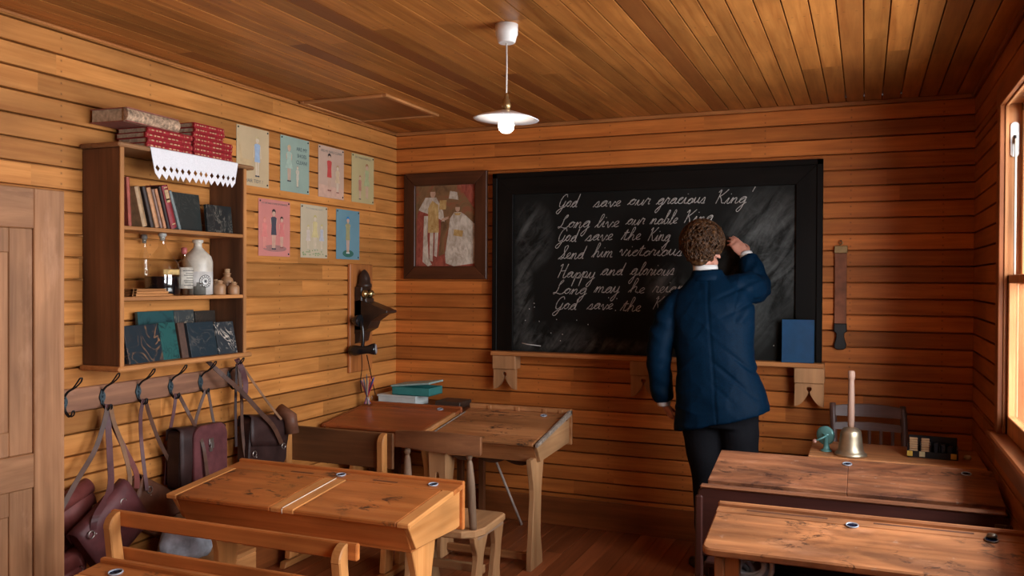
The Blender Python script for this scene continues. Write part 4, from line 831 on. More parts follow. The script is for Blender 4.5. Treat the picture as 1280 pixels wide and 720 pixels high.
pp('painted_carpet', REDP, q((0, 0), (.43, 0), (.43, .05), (.24, .09), (.12, .05), (0, .12)), d=1)
pp('painted_cloak', REDP, q((.0, .02), (.06, .0), (.16, .02), (.18, .20), (.19, .38), (.12, .42), (.04, .40), (.01, .34)), d=2)
pp('painted_ermine', CRM, q((.05, .03), (.09, .0), (.12, .01), (.095, .05), (.085, .20), (.09, .33), (.06, .33), (.055, .18)), q((.02, .37), (.07, .45), (.15, .45), (.20, .36), (.21, .29), (.17, .31), (.10, .34), (.04, .36)), d=3)
pp('painted_tunic', GLD, q((.09, .22), (.17, .22), (.165, .40), (.12, .43), (.09, .38)), d=4); pp('painted_stockings', CRM, q((.10, .04), (.125, .03), (.13, .22), (.105, .22)), q((.135, .07), (.155, .06), (.165, .22), (.14, .22)), d=4)
pp('painted_face', FSH, q(*[(.125 + .020*math.cos(t), .475 + .028*math.sin(t)) for t in [2*math.pi*k/14 for k in range(14)]]), d=6); pp('painted_face', FSH, q(*[(.305 + .017*math.cos(t), .375 + .023*math.sin(t)) for t in [2*math.pi*k/14 for k in range(14)]]), d=6); pp('painted_arm', FSH, q((.19, .29), (.24, .31), (.24, .325), (.19, .31)), d=6)
pp('painted_gown', CRM, q((.22, .02), (.28, .0), (.43, .02), (.43, .27), (.36, .33), (.33, .35), (.28, .35), (.25, .31), (.235, .20), (.215, .08)), d=4); pp('painted_sash', GLD, q((.275, .20), (.34, .19), (.345, .23), (.28, .24)), q((.28, .345), (.33, .345), (.32, .33), (.29, .33)), q((.17, .37), (.22, .37), (.225, .43), (.175, .43)), d=5)
pp('painted_hair', mottle('painted_brown', (.12, .06, .03), (.24, .13, .06)), q((.107, .487), (.145, .487), (.14, .505), (.112, .505)), q((.288, .383), (.322, .383), (.318, .402), (.292, .402)), d=7)
pp('painted_drape', REDP, q((.32, .53), (.43, .53), (.43, .36), (.385, .42), (.35, .47)), d=1); pp('painted_column', CRM, q((.24, .44), (.31, .43), (.30, .48), (.25, .49)), d=1)
# ---- leather strap by the board
sp = thing('leather_strap', 'brown leather school strap with black handle hanging right of the chalkboard', 'strap', (2.78, -.015, 1.142))
MB().box(2.749, 2.811, -.017, -.009, 1.275, 1.70, .002).build('strap', leather('strap_leather', (.24, .085, .042), .45), sp)
m = MB(); m.box(2.746, 2.814, -.021, -.006, 1.668, 1.71, .003); m.tube([(2.78, -.0165, 1.70 + .014), (2.77, -.0165, 1.725), (2.78, -.0165, 1.738), (2.79, -.0165, 1.725), (2.78, -.0165, 1.714)], .003, 6); m.build('clasp', plain('brass_clasp', (.36, .25, .12), .4, .8), sp)
m = MB(); prof = [(-.033, 1.285), (-.034, 1.243), (-.022, 1.232), (-.020, 1.215), (-.024, 1.195), (-.032, 1.170), (-.029, 1.152), (-.016, 1.143)]
m.prism([(2.78 + x, z) for x, z in prof] + [(2.78 - x, z) for x, z in prof[::-1]], 'y', -.025, -.004, .004); m.build('handle', plain('black_handle', (.010, .010, .010), .45), sp)
MB().tube([(2.78, .0, 1.735), (2.78, -.022, 1.737)], .003, 8).build('nail', IRON, sp)
# ---- wrapped blue book on the ledge
bb = thing('wrapped_book', 'blue book in clear glossy wrap on the right end of the chalk ledge', 'book', (2.565, -.07, 1.0678))
Tb = Matrix.Translation((2.565, -.083, 1.0678)) @ Matrix.Rotation(math.radians(-3), 4, 'X')
m = MB(); m.box(-.084, .084, 0, .003, 0, .236, .001); m.box(-.084, .084, .021, .024, 0, .236, .001); m.box(-.085, -.081, 0, .024, 0, .236, .001); m.xf(Tb).build('cover', plain('royal_blue_cloth', (.003, .055, .15), .45), bb)
MB().box(-.081, .080, .003, .021, .003, .233, 0).xf(Tb).build('pages', PAGE, bb)
WRAP = thin('clear_plastic_wrap', .97); WRAP.node_tree.nodes['Fresnel'].inputs[0].default_value = 1.12
m = MB(); vs = []; nx, nz = 12, 14
for i in range(nz + 1):
    for j in range(nx + 1):
        x, z = -.087 + .178*j/nx, .242*i/nz; vs.append((x, -.004 + .0035*noise.noise(Vector((x*30, z*22, 3))), z))
m.add(vs, [[i*(nx+1)+j, i*(nx+1)+j+1, (i+1)*(nx+1)+j+1, (i+1)*(nx+1)+j] for i in range(nz) for j in range(nx)], True)
m.add([(.088, -.003, .01), (.108, -.006, .012), (.10, -.004, .05), (.092, .0, .09)], [[0, 1, 2, 3]]); m.add([(-.06, -.004, .24), (.06, -.004, .24), (.05, .0, .252), (-.02, -.002, .25)], [[0, 1, 2, 3]])
m.xf(Tb).build('plastic_wrap', WRAP, bb)
# ---------------------------------------------------------------- pendant lamp
lp = thing('pendant_lamp', 'white enamel pendant lamp with a lit bulb hanging from the plank ceiling', 'lamp', (1.630, -2.0, 2.08))
WH = plain('white_porcelain', (.80, .77, .73), .3, 0, .05)
lc = (1.630, -2.0, 0)
MB().lathe([(.030, 2.418), (.034, 2.422), (.040, 2.445), (.043, 2.450), (.044, 2.488), (.002, 2.4895)], lc, 24).build('ceiling_rose', WH, lp)
MB().tube([(1.630, -2.0, 2.42), (1.631, -2.0, 2.32), (1.630, -2.0, 2.215)], .0035, 8).build('flex', plain('white_flex', (.62, .56, .50), .7), lp)
MB().lathe([(.004, 2.228), (.008, 2.222), (.009, 2.205), (.014, 2.203), (.0145, 2.190), (.017, 2.188), (.017, 2.172), (.014, 2.170), (.014, 2.155), (.004, 2.154)], lc, 20).build('lampholder', plain('lamp_brass', (.45, .30, .14), .35, .85), lp)
m = MB(); Tl = Matrix.Translation((1.63, -2.0, 2.15)) @ Matrix.Rotation(math.radians(2.5), 4, 'Y'); m.lathe([(.014, .012), (.022, .008), (.060, -.002), (.100, -.014), (.124, -.024), (.126, -.022), (.101, -.0115), (.060, .001), (.022, .0115)], (0, 0, 0), 40, Tl); m.build('shade', plain('white_enamel', (.80, .78, .78), .3, 0, .03), lp)
bt = NT('lit_bulb', .3, (1, 1, 1)); bt.b.inputs['Emission Color'].default_value = (1, .93, .82, 1); bt.b.inputs['Emission Strength'].default_value = 22
MB().lathe([(.012, 2.150), (.014, 2.138), (.026, 2.122), (.031, 2.106), (.028, 2.088), (.016, 2.077), (.002, 2.0745)], lc, 24).build('bulb', bt.m, lp)
# ---------------------------------------------------------------- school desks
INKW = plain('pale_blue_grey_inkwell', (.36, .39, .45), .25, 0, .1); INKB = plain('inkwell_dark_glass', (.010, .018, .05), .15)
def inkwell(parent, x, y, z, slope=0.0, rim=None):
    T = Matrix.Translation((x, y, z)) @ Matrix.Rotation(slope, 4, 'X')
    r = MB(); r.lathe([(.017, -.002), (.0195, .0), (.0205, .0025), (.0195, .0042), (.0175, .0044), (.016, .001)], (0, 0, 0), 20, T, False); o = r.build('inkwell', rim or INKW, parent)
    MB().lathe([(.0168, .0014), (.002, .0014)], (0, 0, 0), 16, T).build('ink', INKB, o)
def WO(ax, ink=0): return wood('honey_desk_wood' + ('_inked' if ink else ''), (.62, .215, .056), (.42, .118, .027), ax, .36, ink, 0, 24)
def WOL(ax): return wood('honey_desk_pale_wood', (.76, .34, .11), (.56, .22, .06), ax, .4)
def WR(ax, ink=0): return wood('red_desk_wood' + ('_inked' if ink else ''), (.42, .115, .034), (.27, .065, .018), ax, .36, ink, .15)
def WT(ax, ink=0): return wood('tan_desk_wood' + ('_inked' if ink else ''), (.52, .235, .090), (.31, .115, .038), ax, .45, ink, .25, 30)
def WTL(ax): return wood('pale_leg_wood', (.52, .29, .135), (.38, .18, .075), ax, .45)
def prismx(m, poly, x0, x1, b=.002): return m.prism(poly, 'x', x0, x1, b)
def leg_poly(yc, w_top, w_mid, w_bot, z1, z0=.03, curve=.012):
    """shaped board leg outline in the y-z plane: wide shoulders, waisted, flared at the foot"""
    n = 14; F, B = [], []
    for k in range(n + 1):
        f = k/n; z = z1 + (z0 - z1)*f
        if f < .35: w_ = w_top + (w_mid - w_top)*(.5 - .5*math.cos(math.pi*f/.35))
        elif f < .65: w_ = w_mid
        else: w_ = w_mid + (w_bot - w_mid)*(.5 - .5*math.cos(math.pi*(f - .65)/.35))
        s_ = curve*math.sin(2*math.pi*f); F.append((yc - w_/2 + s_, z)); B.append((yc + w_/2 + s_*.4, z))
    return F + B[::-1]
def lift_desk(label, x0, x1, yb, yf, zb, zf, wt, ws, wl, ink, lids, strips, wells, loc=None, back_rail=.012, legx=None, leg_off=.22, foot=True, ledge=False, name='school_desk', group=None, sl=.5):
    """slope-topped desk: lids, fixed strips, pen ledge, box sides, apron, board legs on foot bars"""
    d = thing(name, label, 'desk', ((x0+x1)/2, (yb+yf)/2, 0), group); a = math.atan2(zb - zf, yb - yf); ln = math.hypot(zb - zf, yb - yf)
    def Zt(y): return zf + (y - yf)*math.tan(a)
    T = Matrix.Translation((0, yf, zf)) @ Matrix.Rotation(a, 4, 'X')
    lidlen = ln - .075
    for (a0, a1) in lids: MB().box(a0 + .0012, a1 - .0012, -.014, lidlen - .001, -.018, 0, .004, T).build('lid', wt('x', ink), d)
    for (a0, a1, mm) in strips: MB().box(a0, a1, -.014, lidlen, -.0185, .0008, .004, T).build('top_strip', mm, d)
    MB().box(x0 - .012, x1 + .012, lidlen, ln, -.018, .0005, .002, T).build('pen_ledge', wt('x', ink), d)
    g = MB()
    for xx in [(x0 + x1)/2 - .17, (x0 + x1)/2 + .22] if x1 - x0 > .8 else [(x0 + x1)/2 - .1]: g.box(xx - .055, xx + .055, ln - .055, ln - .045, -.001, .0009, 0, T)
    g.build('pen_groove_shade', plain('groove_shadow_wood', (.10, .035, .015), .7), d)  # no cut groove: thin dark strips on the ledge paint its inner shade
    y_bk = yb + .02; bb_ = zb - .175
    MB().box(x0 - .014, x1 + .014, yb, y_bk, bb_, zb + back_rail, .004).build('back_board', ws('x'), d)
    for xx in (x0, x1 - .02):
        m = MB(); prismx(m, [(yf + .004, zf - .019), (yb, Zt(yb) - .019), (yb, zb - .16), (yb - .03, zb - .163), (yf + .062, zf - .108)], xx, xx + .02, .002); m.build('side_panel', wl('y'), d)
    m = MB(); prismx(m, [(yf + .008, zf - .02), (yf + .026, zf - .02), (yf + .075, zf - .112), (yf + .057, zf - .112)], x0 + .019, x1 - .019, .002); m.build('front_apron', ws('x'), d)
    MB().box(x0 + .019, x1 - .019, yf + .06, yb, zb - .165, zb - .155, .001).build('bottom_panel', ws('x'), d)
    yc = yf + leg_off; lx = legx or (x0 + .055, x1 - .085)
    for xx in lx:
        m = MB(); prismx(m, leg_poly(yc, .185, .115, .17, zb - .16, .045 if foot else .001), xx, xx + .03, .003); m.build('leg', wl('z'), d)
        if not foot: continue
        m = MB(); prismx(m, [(yc - .21, 0), (yc + .21, 0), (yc + .20, .03), (yc + .10, .05), (yc - .10, .05), (yc - .20, .03)], xx - .005, xx + .035, .003); m.build('foot_bar', wl('y'), d)
    MB().box(lx[0] + .03, lx[1], yc - .012, yc + .012, .16 if foot else .03, .235 if foot else .07, .003).build('stretcher', ws('x'), d)
    m = MB(); n = 24; sc = [(lx[0] + .03 + (lx[1] - lx[0] - .03)*k/n, zb - .195 - .022*abs(math.sin(math.pi*k/8))) for k in range(n + 1)]
    m.prism([(lx[0] + .03, zb - .163), *sc, (lx[1], zb - .163)], 'y', yc + .02, yc + .036, .001).build('scalloped_rail', plain('dark_scallop_wood', (.06, .022, .010), .5), d)
    for wx, wy in wells: inkwell(d, wx, wy, Zt(wy) + .0006, a)
    if ledge:
        m = MB(); m.box(x0 - .012, x1 + .014, yb - .006, yb + .018, zb + .0, zb + .030, .004)
        for xx in (x0 + .12, x0 + .30, x0 + .47, x1 - .05): m.box(xx - .012, xx + .012, yb - .012, yb - .004, zb, zb + .026, .002)
        m.build('raised_ledge', wt('x'), d)
        MB().box(x1 - .018, x1 + .014, yf - .01, yb + .01, 0, 0, 0).v if False else None
        prismx(MB(), [(yf - .014, zf - .002), (yb + .018, zb + .028), (yb + .018, zb - .004), (yf - .014, zf - .02)], x1 - .004, x1 + .014, .003).build('end_cap', plain('worn_grey_edge', (.30, .24, .19), .6, 0, .35, 40), d)
    return d, Zt, T
PST = WOL('y')
dA, ZA, TA = lift_desk('honey-coloured two-seat desk in the near left row with a white cord across its middle', .43, 1.47, -2.062, -2.470, .728, .686, WO, WO, WOL, .9, [(.468, .905), (1.01, 1.432)], [(.418, .468, PST), (1.432, 1.482, PST), (.905, 1.01, PST)], [(.955, -2.095), (1.372, -2.095)])
m = MB(); m.tube([TA @ Vector((.962, y, .0022)) for y in (-.013, .1, .2, .332)] , .0016, 6); m.tube([TA @ Vector((.962, -.0155, .001)), TA @ Vector((.961, -.0165, -.018))], .0016, 6); m.build('white_cord', plain('white_string', (.75, .66, .52), .8), dA)
dB, ZB, TB = lift_desk('red-brown single desk in the far left corner beside the wall telephone', .05, .684, -.44, -.895, .748, .690, WR, WR, WOL, .25, [(.062, .676)], [(.038, .062, WR('y')), (.676, .695, WT('y'))], [(.575, -.475)])
dC, ZC, TC_ = lift_desk('worn tan single desk with an ink-stained top, nearest the chalkboard in the left row', .716, 1.335, -.335, -.868, .742, .668, WT, WT, WTL, .95, [(.714, 1.320)], [(.702, .714, plain('worn_grey_edge', (.30, .24, .19), .6, 0, .35, 40))], [(1.20, -.395)], ledge=True, legx=(.76, 1.285), leg_off=.07, foot=False)
dG, ZG, TG = lift_desk('honey-coloured desk whose back edge just shows at the bottom left of the view', .93, 1.96, -3.245, -3.65, .715, .672, WO, WO, WOL, .9, [(.97, 1.40), (1.49, 1.92)], [(.918, .97, PST), (1.92, 1.972, PST), (1.40, 1.49, PST)], [(1.02, -3.285)])
# ---- benches
def bench(label, x0, x1, yb, yseat, zt, zr, ws, wl, rail_t=.02, lower=False):
    b = thing('school_bench', label, 'bench', ((x0+x1)/2, (yb+yseat)/2, 0))
    MB().box(x0 - .005, x1 + .02, yb, yb + rail_t, zr, zt, .004).build('back_rail', ws('x'), b)
    if lower: MB().box(x0, x1, yb + .004, yb + .02, zr - .11, zr - .03, .004).build('lower_rail', ws('x'), b)
    else:
        MB().box(x0, x1 + .01, yb + .004, yb + .02, .44, .532, .004).build('lower_rail', ws('x'), b); MB().box(x0, x1 + .01, yb + .021, yb + .036, .50, .569, .003).build('inner_rail', ws('x'), b)
    MB().box(x0 + .0, x1 + .0, yb + .07, yseat, .385, .41, .006).build('seat', ws('x'), b)
    MB().box(x0 + .03, x1 - .03, yb + .075, yb + .092, .33, .385, .002).build('seat_rail', ws('x'), b)
    for xx in (x0 + .01, x1 - .045):
        top = [(yb - .045 + .045*(1 - math.cos(a)) if False else yb - .048 + .048*(1 - math.cos(a)), zt - .050 + .050*math.sin(a)) for a in [math.pi/2*k/6 for k in range(7)]]
        poly = top + [(yb + .002, zr - .02), (yb + .035, .42), (yb + .075, .30), (yb + .06, .04), (yb - .02, .04), (yb + .005, .30), (yb - .02, .42), (yb - .046, zr)]
        prismx(MB(), poly, xx, xx + .035, .004).build('back_post', wl('z'), b)
        prismx(MB(), leg_poly(yseat - .10, .15, .10, .13, .386, .04, .006), xx, xx + .03, .003).build('leg', wl('z'), b)
        prismx(MB(), [(yb - .06, 0), (yseat + .02, 0), (yseat + .01, .03), (yb - .05, .03)], xx - .004, xx + .034, .003).build('foot_bar', wl('y'), b)
    return b
bench('honey wooden bench with an open rail back in front of the near left desk', .47, 1.452, -2.79, -2.49, .703, .650, WO, WOL)
bench('small dark-backed bench with a solid back panel pushed up to the far left corner desk', .07, .70, -1.28, -.98, .741, .560, lambda ax: wood('bench_panel_wood', (.20, .085, .034), (.12, .048, .02), ax, .4), WOL, .018, True)
# ---- chair in front of the tan desk
ch = thing('wooden_chair', 'small pale wooden chair with turned back posts standing between the two left desks', 'chair', (1.07, -1.3, 0))
GR = lambda ax: wood('grey_brown_chair_wood', (.34, .215, .135), (.22, .125, .072), ax, .5, 0, .2); BRN = lambda ax: wood('chair_rail_wood', (.25, .105, .045), (.14, .055, .024), ax, .42)
so = [(.86, -1.135), (.875, -1.12), (1.255, -1.12), (1.272, -1.135), (1.285, -1.40), (1.262, -1.468), (1.21, -1.505), (1.07, -1.515), (.93, -1.505), (.875, -1.468), (.855, -1.40)]
MB().prism(so, 'z', .33, .366, .006).build('seat', WTL('y'), ch)
m = MB(); n = 14
rl = [(.858 + .438*k/n, -1.482 + .028*math.sin(math.pi*k/n)*-1) for k in range(n + 1)]
m.loft([[Vector((x, y + .011, z)) if side else Vector((x, y - .011, z)) for side, z in ((0, .722 + .006*math.cos(3*(k/n))), (1, .722), (1, .80 + .014*math.sin(math.pi*k/n)), (0, .80 + .014*math.sin(math.pi*k/n)))] for k, (x, y) in enumerate(rl)], True, True, False); m.build('top_rail', BRN('x'), ch)
for xx in (.905, 1.245):
    s_ = -1 if xx < 1 else 1
    pr0 = [(.0165, .0), (.0185, .03), (.020, .12), (.021, .22), (.015, .31), (.013, .318), (.012, .325), (.009, .329), (.010, .333), (.0155, .342), (.016, .350), (.012, .36), (.004, .363)]
    T = Matrix.Translation((xx - .008*s_*0, -1.450, .360)) @ Matrix.Rotation(math.radians(4.5), 4, 'X') @ Matrix.Rotation(math.radians(1.5*s_*-1), 4, 'Y')
    MB().lathe(pr0, (0, 0, 0), 8, T).build('back_post', GR('z'), ch)
m = MB(); Ts = Matrix.Translation((1.075, -1.462, .362)) @ Matrix.Rotation(math.radians(3), 4, 'X')
m.prism([(-.05, 0), (-.012, 0), (-.012, .22), (-.006, .255), (.0, .262), (.006, .255), (.012, .22), (.012, 0), (.05, 0), (.042, .2), (.045, .37), (-.045, .37), (-.042, .2)], 'y', -.008, .008, .002, Ts); m.build('splat', WTL('z'), ch)
for x_, sg in ((.90, -1), (1.235, 1)):
    for y_, w_ in ((-1.40, .155), (-1.19, .115)):
        T = Matrix.Translation((x_, y_, 0)) @ Matrix.Rotation(math.radians(2.5*sg), 4, 'Y')
        m = MB(); m.prism(leg_poly(0, w_, .075, w_*1.05, .332, 0.002, .008), 'x', -.014, .014, .003, T); m.build('leg', WTL('z'), ch)
for x_ in (.90, 1.235): MB().box(x_ - .010, x_ + .030, -1.44, -1.14, .312, .331, .003).build('seat_batten', GR('y'), ch)
MB().box(.895, 1.24, -1.325, -1.30, .12, .16, .003).build('stretcher', WTL('x'), ch)
# ---- things in the far left corner
tb = thing('corner_table', 'narrow dark table behind the corner desk, holding boxes', 'table', (.36, -.22, 0))
MB().box(.02, .69, -.405, -.03, .705, .725, .003).build('table_top', wood('corner_table_wood', (.22, .08, .03), (.13, .045, .018), 'x'), tb)
for x_ in (.03, .645):
    for y_ in (-.39, -.075): MB().box(x_, x_ + .035, y_, y_ + .035, 0, .706, .002).build('leg', wood('corner_table_wood', (.22, .08, .03), (.13, .045, .018), 'z'), tb)
TEAL = plain('teal_box_card', (.035, .22, .21), .5, 0, .12, 12); WHB = plain('white_box_card', (.58, .62, .60), .6, 0, .08, 12)
def bxo(nm, label, x0, x1, y0, y1, z0, z1, mat, lid=None, lm=None, rot=0.0):
    b = thing(nm, label, 'box', ((x0+x1)/2, (y0+y1)/2, z0)); m = MB(); t = .004
    m.box(x0, x1, y0, y1, z0, z0 + t, 0); [m.box(*q_, z0, z1, .001) for q_ in ((x0, x1, y0, y0 + t), (x0, x1, y1 - t, y1), (x0, x0 + t, y0, y1), (x1 - t, x1, y0, y1))]
    m.build('tray', mat, b)
    if lid is not None:
        T = Matrix.Translation((x0, (y0+y1)/2, z1)) @ Matrix.Rotation(-lid, 4, 'Y'); MB().box(-.006, x1 - x0 + .006, -(y1-y0)/2 - .004, (y1-y0)/2 + .004, .0005, .012, .002, T).build('lid', lm or mat, b)
    return b
bxo('card_box', 'white card box under the teal box in the far left corner', .065, .33, -.335, -.16, .7255, .778, WHB, 0.0)
bxo('card_box', 'teal box with its lid propped open on the white box by the corner', .16, .42, -.325, -.14, .7912, .840, TEAL, .10, plain('pale_teal_lid', (.30, .45, .42), .5))
m = MB(); m.box(.068, .11, -.338, -.3355, .742, .760, 0); 
tag(MB().box(.45, .62, -.30, -.13, .7255, .765, .004).build('dark_case', plain('dark_brown_case', (.05, .028, .018), .5)), 'low dark brown case behind the tan desk at the back wall', 'box')
jr = thing('pencil_jar', 'glass jar crammed with pencils on the corner desk below the telephone', 'jar', (.085, -.495, ZB(-.495)))
jz = ZB(-.495) + .002; MB().lathe([(.002, .001), (.031, .001), (.033, .006), (.033, .060)], (.085, -.495, jz), 20, None, False).build('jar_glass', THIN, jr)
for k in range(13):
    a = 2*math.pi*k/13 + .3*rnd.random(); r0, r1 = .018, .030 + .022*rnd.random(); L_ = .13 + .05*rnd.random()
    cl = [(.45, .04, .06), (.05, .09, .38), (.30, .06, .22), (.55, .30, .28), (.08, .10, .14), (.50, .36, .22)][k % 6]
    p0 = Vector((.085 - r0*math.cos(a), -.495 - r0*math.sin(a), jz + .008)); p1 = Vector((.085 + r1*math.cos(a), -.495 + r1*math.sin(a), jz + L_)); d_ = (p1 - p0).normalized()
    pc = tag(MB().tube([p0, p1, p1 + d_*.014], [.0038, .0038, .0008], 6, True, None, None, False).build('pencil', plain('pencil_paint_%d' % (k % 6), cl, .35)), '%s pencil in the glass jar below the telephone' % ['crimson', 'navy', 'violet', 'salmon', 'charcoal', 'tan'][k % 6], 'pencil', 'pencils in the jar')
st = tag(MB().tube([(.80, -.335 + .05, .545), (.956, -.114, .006)], [.0075, .0085], 10).build('pointer_stick', plain('pale_cane', (.52, .43, .36), .5)), 'thin pale pointer stick slanting under the tan desk', 'stick')
# ---------------------------------------------------------------- right-hand column of desks
def RB(ax, ink=0): return wood('walnut_desk_wood' + ('_inked' if ink else ''), (.46, .19, .085), (.22, .075, .034), ax, .42, ink, .40, 26, 0, .75)
def RT(ax, ink=0): return wood('brown_desk_wood' + ('_inked' if ink else ''), (.56, .235, .092), (.32, .115, .042), ax, .42, ink, .30, 26, 0, .5)
PLUM = lambda ax: wood('plum_brown_paint', (.075, .026, .020), (.045, .016, .013), ax, .34)
BRASSR = plain('tarnished_inkwell', (.16, .13, .10), .3, .7)
def rcorner(x0, x1, y0, y1, r):
    out = []
    for cx, cy, a0 in ((x1 - .004, y1 - .004, 0), (x0 + .004, y1 - .004, 90), (x0 + r, y0 + r, 180), (x1 - r, y0 + r, 270)):
        rr = .004 if a0 < 180 else r
        for k in range(6): a = math.radians(a0 + 90*k/5); out.append((cx + rr*math.cos(a), cy + rr*math.sin(a)))
    return out
def bench_desk(label, x0, x1, yb, yf, zb, zf, wt, wells, ledge, seam):
    d = thing('school_desk', label, 'desk', ((x0+x1)/2, (yb+yf)/2, 0)); a = math.atan2(zb - zf, yb - yf); ln = math.hypot(zb - zf, yb - yf)
    T = Matrix.Translation((0, yf, zf)) @ Matrix.Rotation(a, 4, 'X'); Zt = lambda y: zf + (y - yf)*math.tan(a)
    xs = [x0, seam, x1] if seam else [x0, x1]
    for p, q_ in zip(xs, xs[1:]): MB().prism(rcorner(p + (.0002 if p != x0 else 0), q_ - (.0002 if q_ != x1 else 0), -.012, ln - (.062 if ledge else 0.0), .030 if (len(xs) == 2) else .004), 'z', -.026, 0, .005 if len(xs) == 2 else .0022, T).build('top_board', wt('x', .75), d)
    if ledge:
        MB().box(x0, x1, ln - .0605, ln - .012, -.026, .0005, .002, T).build('pen_ledge', wt('x'), d)
        MB().box(x0 + .0, x1, ln - .012, ln + .006, -.03, .014, .005, T).build('back_lip', wt('x'), d)
        g = MB(); g.box(x0 + .10, x0 + .36, ln - .034, ln - .024, -.004, .0012, 0, T); g.box(x0 + .50, x1 - .16, ln - .034, ln - .024, -.004, .0012, 0, T); g.build('pen_groove_shade', plain('groove_shadow_wood', (.10, .035, .015), .7), d)  # groove shade painted as dark strips lying on the ledge
    MB().box(x0 + .03, x1 - .03, yb - .035, yb - .012, zb - .20, zb - .028, .003).build('back_board', PLUM('x'), d)
    MB().box(x0 + .06, x1 - .06, yf + .03, yb - .035, .52, .535, .002).build('book_shelf', PLUM('x'), d)
    for xx in (x0 + .035, x1 - .065):
        prismx(MB(), [(yf + .02, zf - .026), (yb - .012, zb - .028), (yb - .02, .50), (yb - .06, .10), (yf + .06, .10), (yf + .10, .50), (yf + .03, .56)], xx, xx + .030, .004).build('side_board', wt('z'), d)
        prismx(MB(), [(yf - .02, 0), (yb + .06, 0), (yb + .05, .04), (yb - .02, .10), (yf + .04, .10), (yf - .01, .04)], xx - .004, xx + .034, .004).build('foot_bar', PLUM('y'), d)
        MB().box(xx + .03 if xx < 3 else xx - .045, xx + .075 if xx < 3 else xx, yf + .035, yf + .075, .535, zf - .02, .002).build('corner_post', wood('orange_post_wood', (.42, .14, .04), (.28, .08, .024), 'z'), d)
    for (wx, wy, kind) in wells: inkwell(d, wx, wy, Zt(wy) + .0008, a, BRASSR if kind else None)
    return d, Zt
dE, ZE = bench_desk('dark scuffed two-seat desk with a centre seam, behind the bell table on the right', 2.292, 3.40, -.975, -1.335, .730, .672, RB, [(2.838, -1.035, 0), (3.297, -1.04, 0)], False, 2.842)
dD, ZD = bench_desk('brown desk nearest the camera on the right with a pen ledge and white rope beneath', 2.435, 3.385, -1.98, -2.315, .732, .681, RT, [(2.871, -2.045, 0), (3.268, -2.045, 1)], True, None)
# hinged lid of the tarnished well on the near desk
MB().lathe([(.002, .012), (.012, .011), (.016, .004), (.013, .0)], (3.272, -2.03, ZD(-2.03) + .004), 14, Matrix.Identity(4)).build('inkwell_cap', BRASSR, dD)
bn = thing('desk_bench', 'dark plum-brown bench with rounded back between the two right-hand desks', 'bench', (2.85, -1.70, 0))
m = MB(); x0, x1, zt = 2.318, 3.362, .735
def rr(x0, x1, z0, z1, r):
    out = [(x0, z0), (x1, z0)]
    for cx, a0 in ((x1 - r, 0), (x0 + r, 90)):
        for k in range(7): a = math.radians(a0 + 90*k/6); out.append((cx + r*math.cos(a), z1 - r + r*math.sin(a)))
    return out
MB().prism(rr(x0, x1, .47, zt, .035), 'y', -1.745, -1.723, .006).build('back_panel', PLUM('x'), bn)
for p, q_ in ((x0 - .006, x0 + .022), (x1 - .022, x1 + .006)): MB().box(p, q_, -1.752, -1.718, .02, .70, .006).build('back_post', PLUM('z'), bn)
MB().box(x0 + .01, x1 - .01, -1.752, -1.716, zt - .008, zt + .006, .006).build('top_bead', wood('bead_wood', (.24, .10, .05), (.14, .055, .028), 'x', .3), bn)
MB().box(x0 + .02, x1 - .02, -1.70, -1.42, .41, .435, .006).build('seat', PLUM('x'), bn)
for xx in (x0 + .03, x1 - .06):
    prismx(MB(), leg_poly(-1.56, .22, .12, .24, .41, .03, .0), xx, xx + .03, .003).build('leg', PLUM('z'), bn); prismx(MB(), [(-1.76, 0), (-1.38, 0), (-1.40, .035), (-1.74, .035)], xx - .004, xx + .034, .003).build('foot_bar', PLUM('y'), bn)
MB().box(3.315, 3.352, -1.7475, -1.742, .665, .70, .001).build('metal_plate', plain('dull_plate', (.16, .13, .11), .4, .6), bn)
# coil of white rope and grey cloth on the shelf under the near desk
WRP = plain('white_cotton_rope', (.60, .60, .60), .85, 0, .12, 90, .3); m = MB()
for k, (cx, cy, r, zz, tl) in enumerate(((2.545, -2.205, .036, .585, .9), (2.575, -2.215, .034, .600, -.5), (2.53, -2.19, .032, .575, .3), (2.60, -2.19, .040, .590, -.9), (2.565, -2.20, .040, .612, .2))):
    Tt = Matrix.Translation((cx, cy, zz)) @ Matrix.Rotation(tl, 4, 'Y') @ Matrix.Rotation(.9, 4, 'X'); m.tube([Tt @ Vector((r*1.25*math.cos(t), r*math.sin(t), .004*math.sin(3*t + k))) for t in [2*math.pi*j/20 for j in range(21)]], .0085, 7)
m.tube(smooth_path([(2.50, -2.23, .546), (2.53, -2.25, .55), (2.58, -2.245, .548), (2.63, -2.21, .546)], 5), .0085, 7)
tag(m.build('rope_coil', WRP), 'coil of white rope on the shelf under the near right desk', 'rope')
cb = MB(); cb.loft([[Vector((2.545 + r*1.3*math.cos(t)*(1 + .15*math.sin(3*t + i)), -2.10 + r*math.sin(t), z)) for t in [2*math.pi*k/16 for k in range(16)]] for i, (r, z) in enumerate(((.01, .536), (.055, .5365), (.06, .56), (.048, .59), (.02, .605), (.003, .606)))])
cb.v = [Vector((v.x + noise.noise(v*20)*.012, v.y + noise.noise(v*23)*.012, max(.5355, v.z))) for v in cb.v]; tag(cb.build('duster_cloth', CLOTHG), 'grey cloth bundle behind the rope under the near right desk', 'cloth')
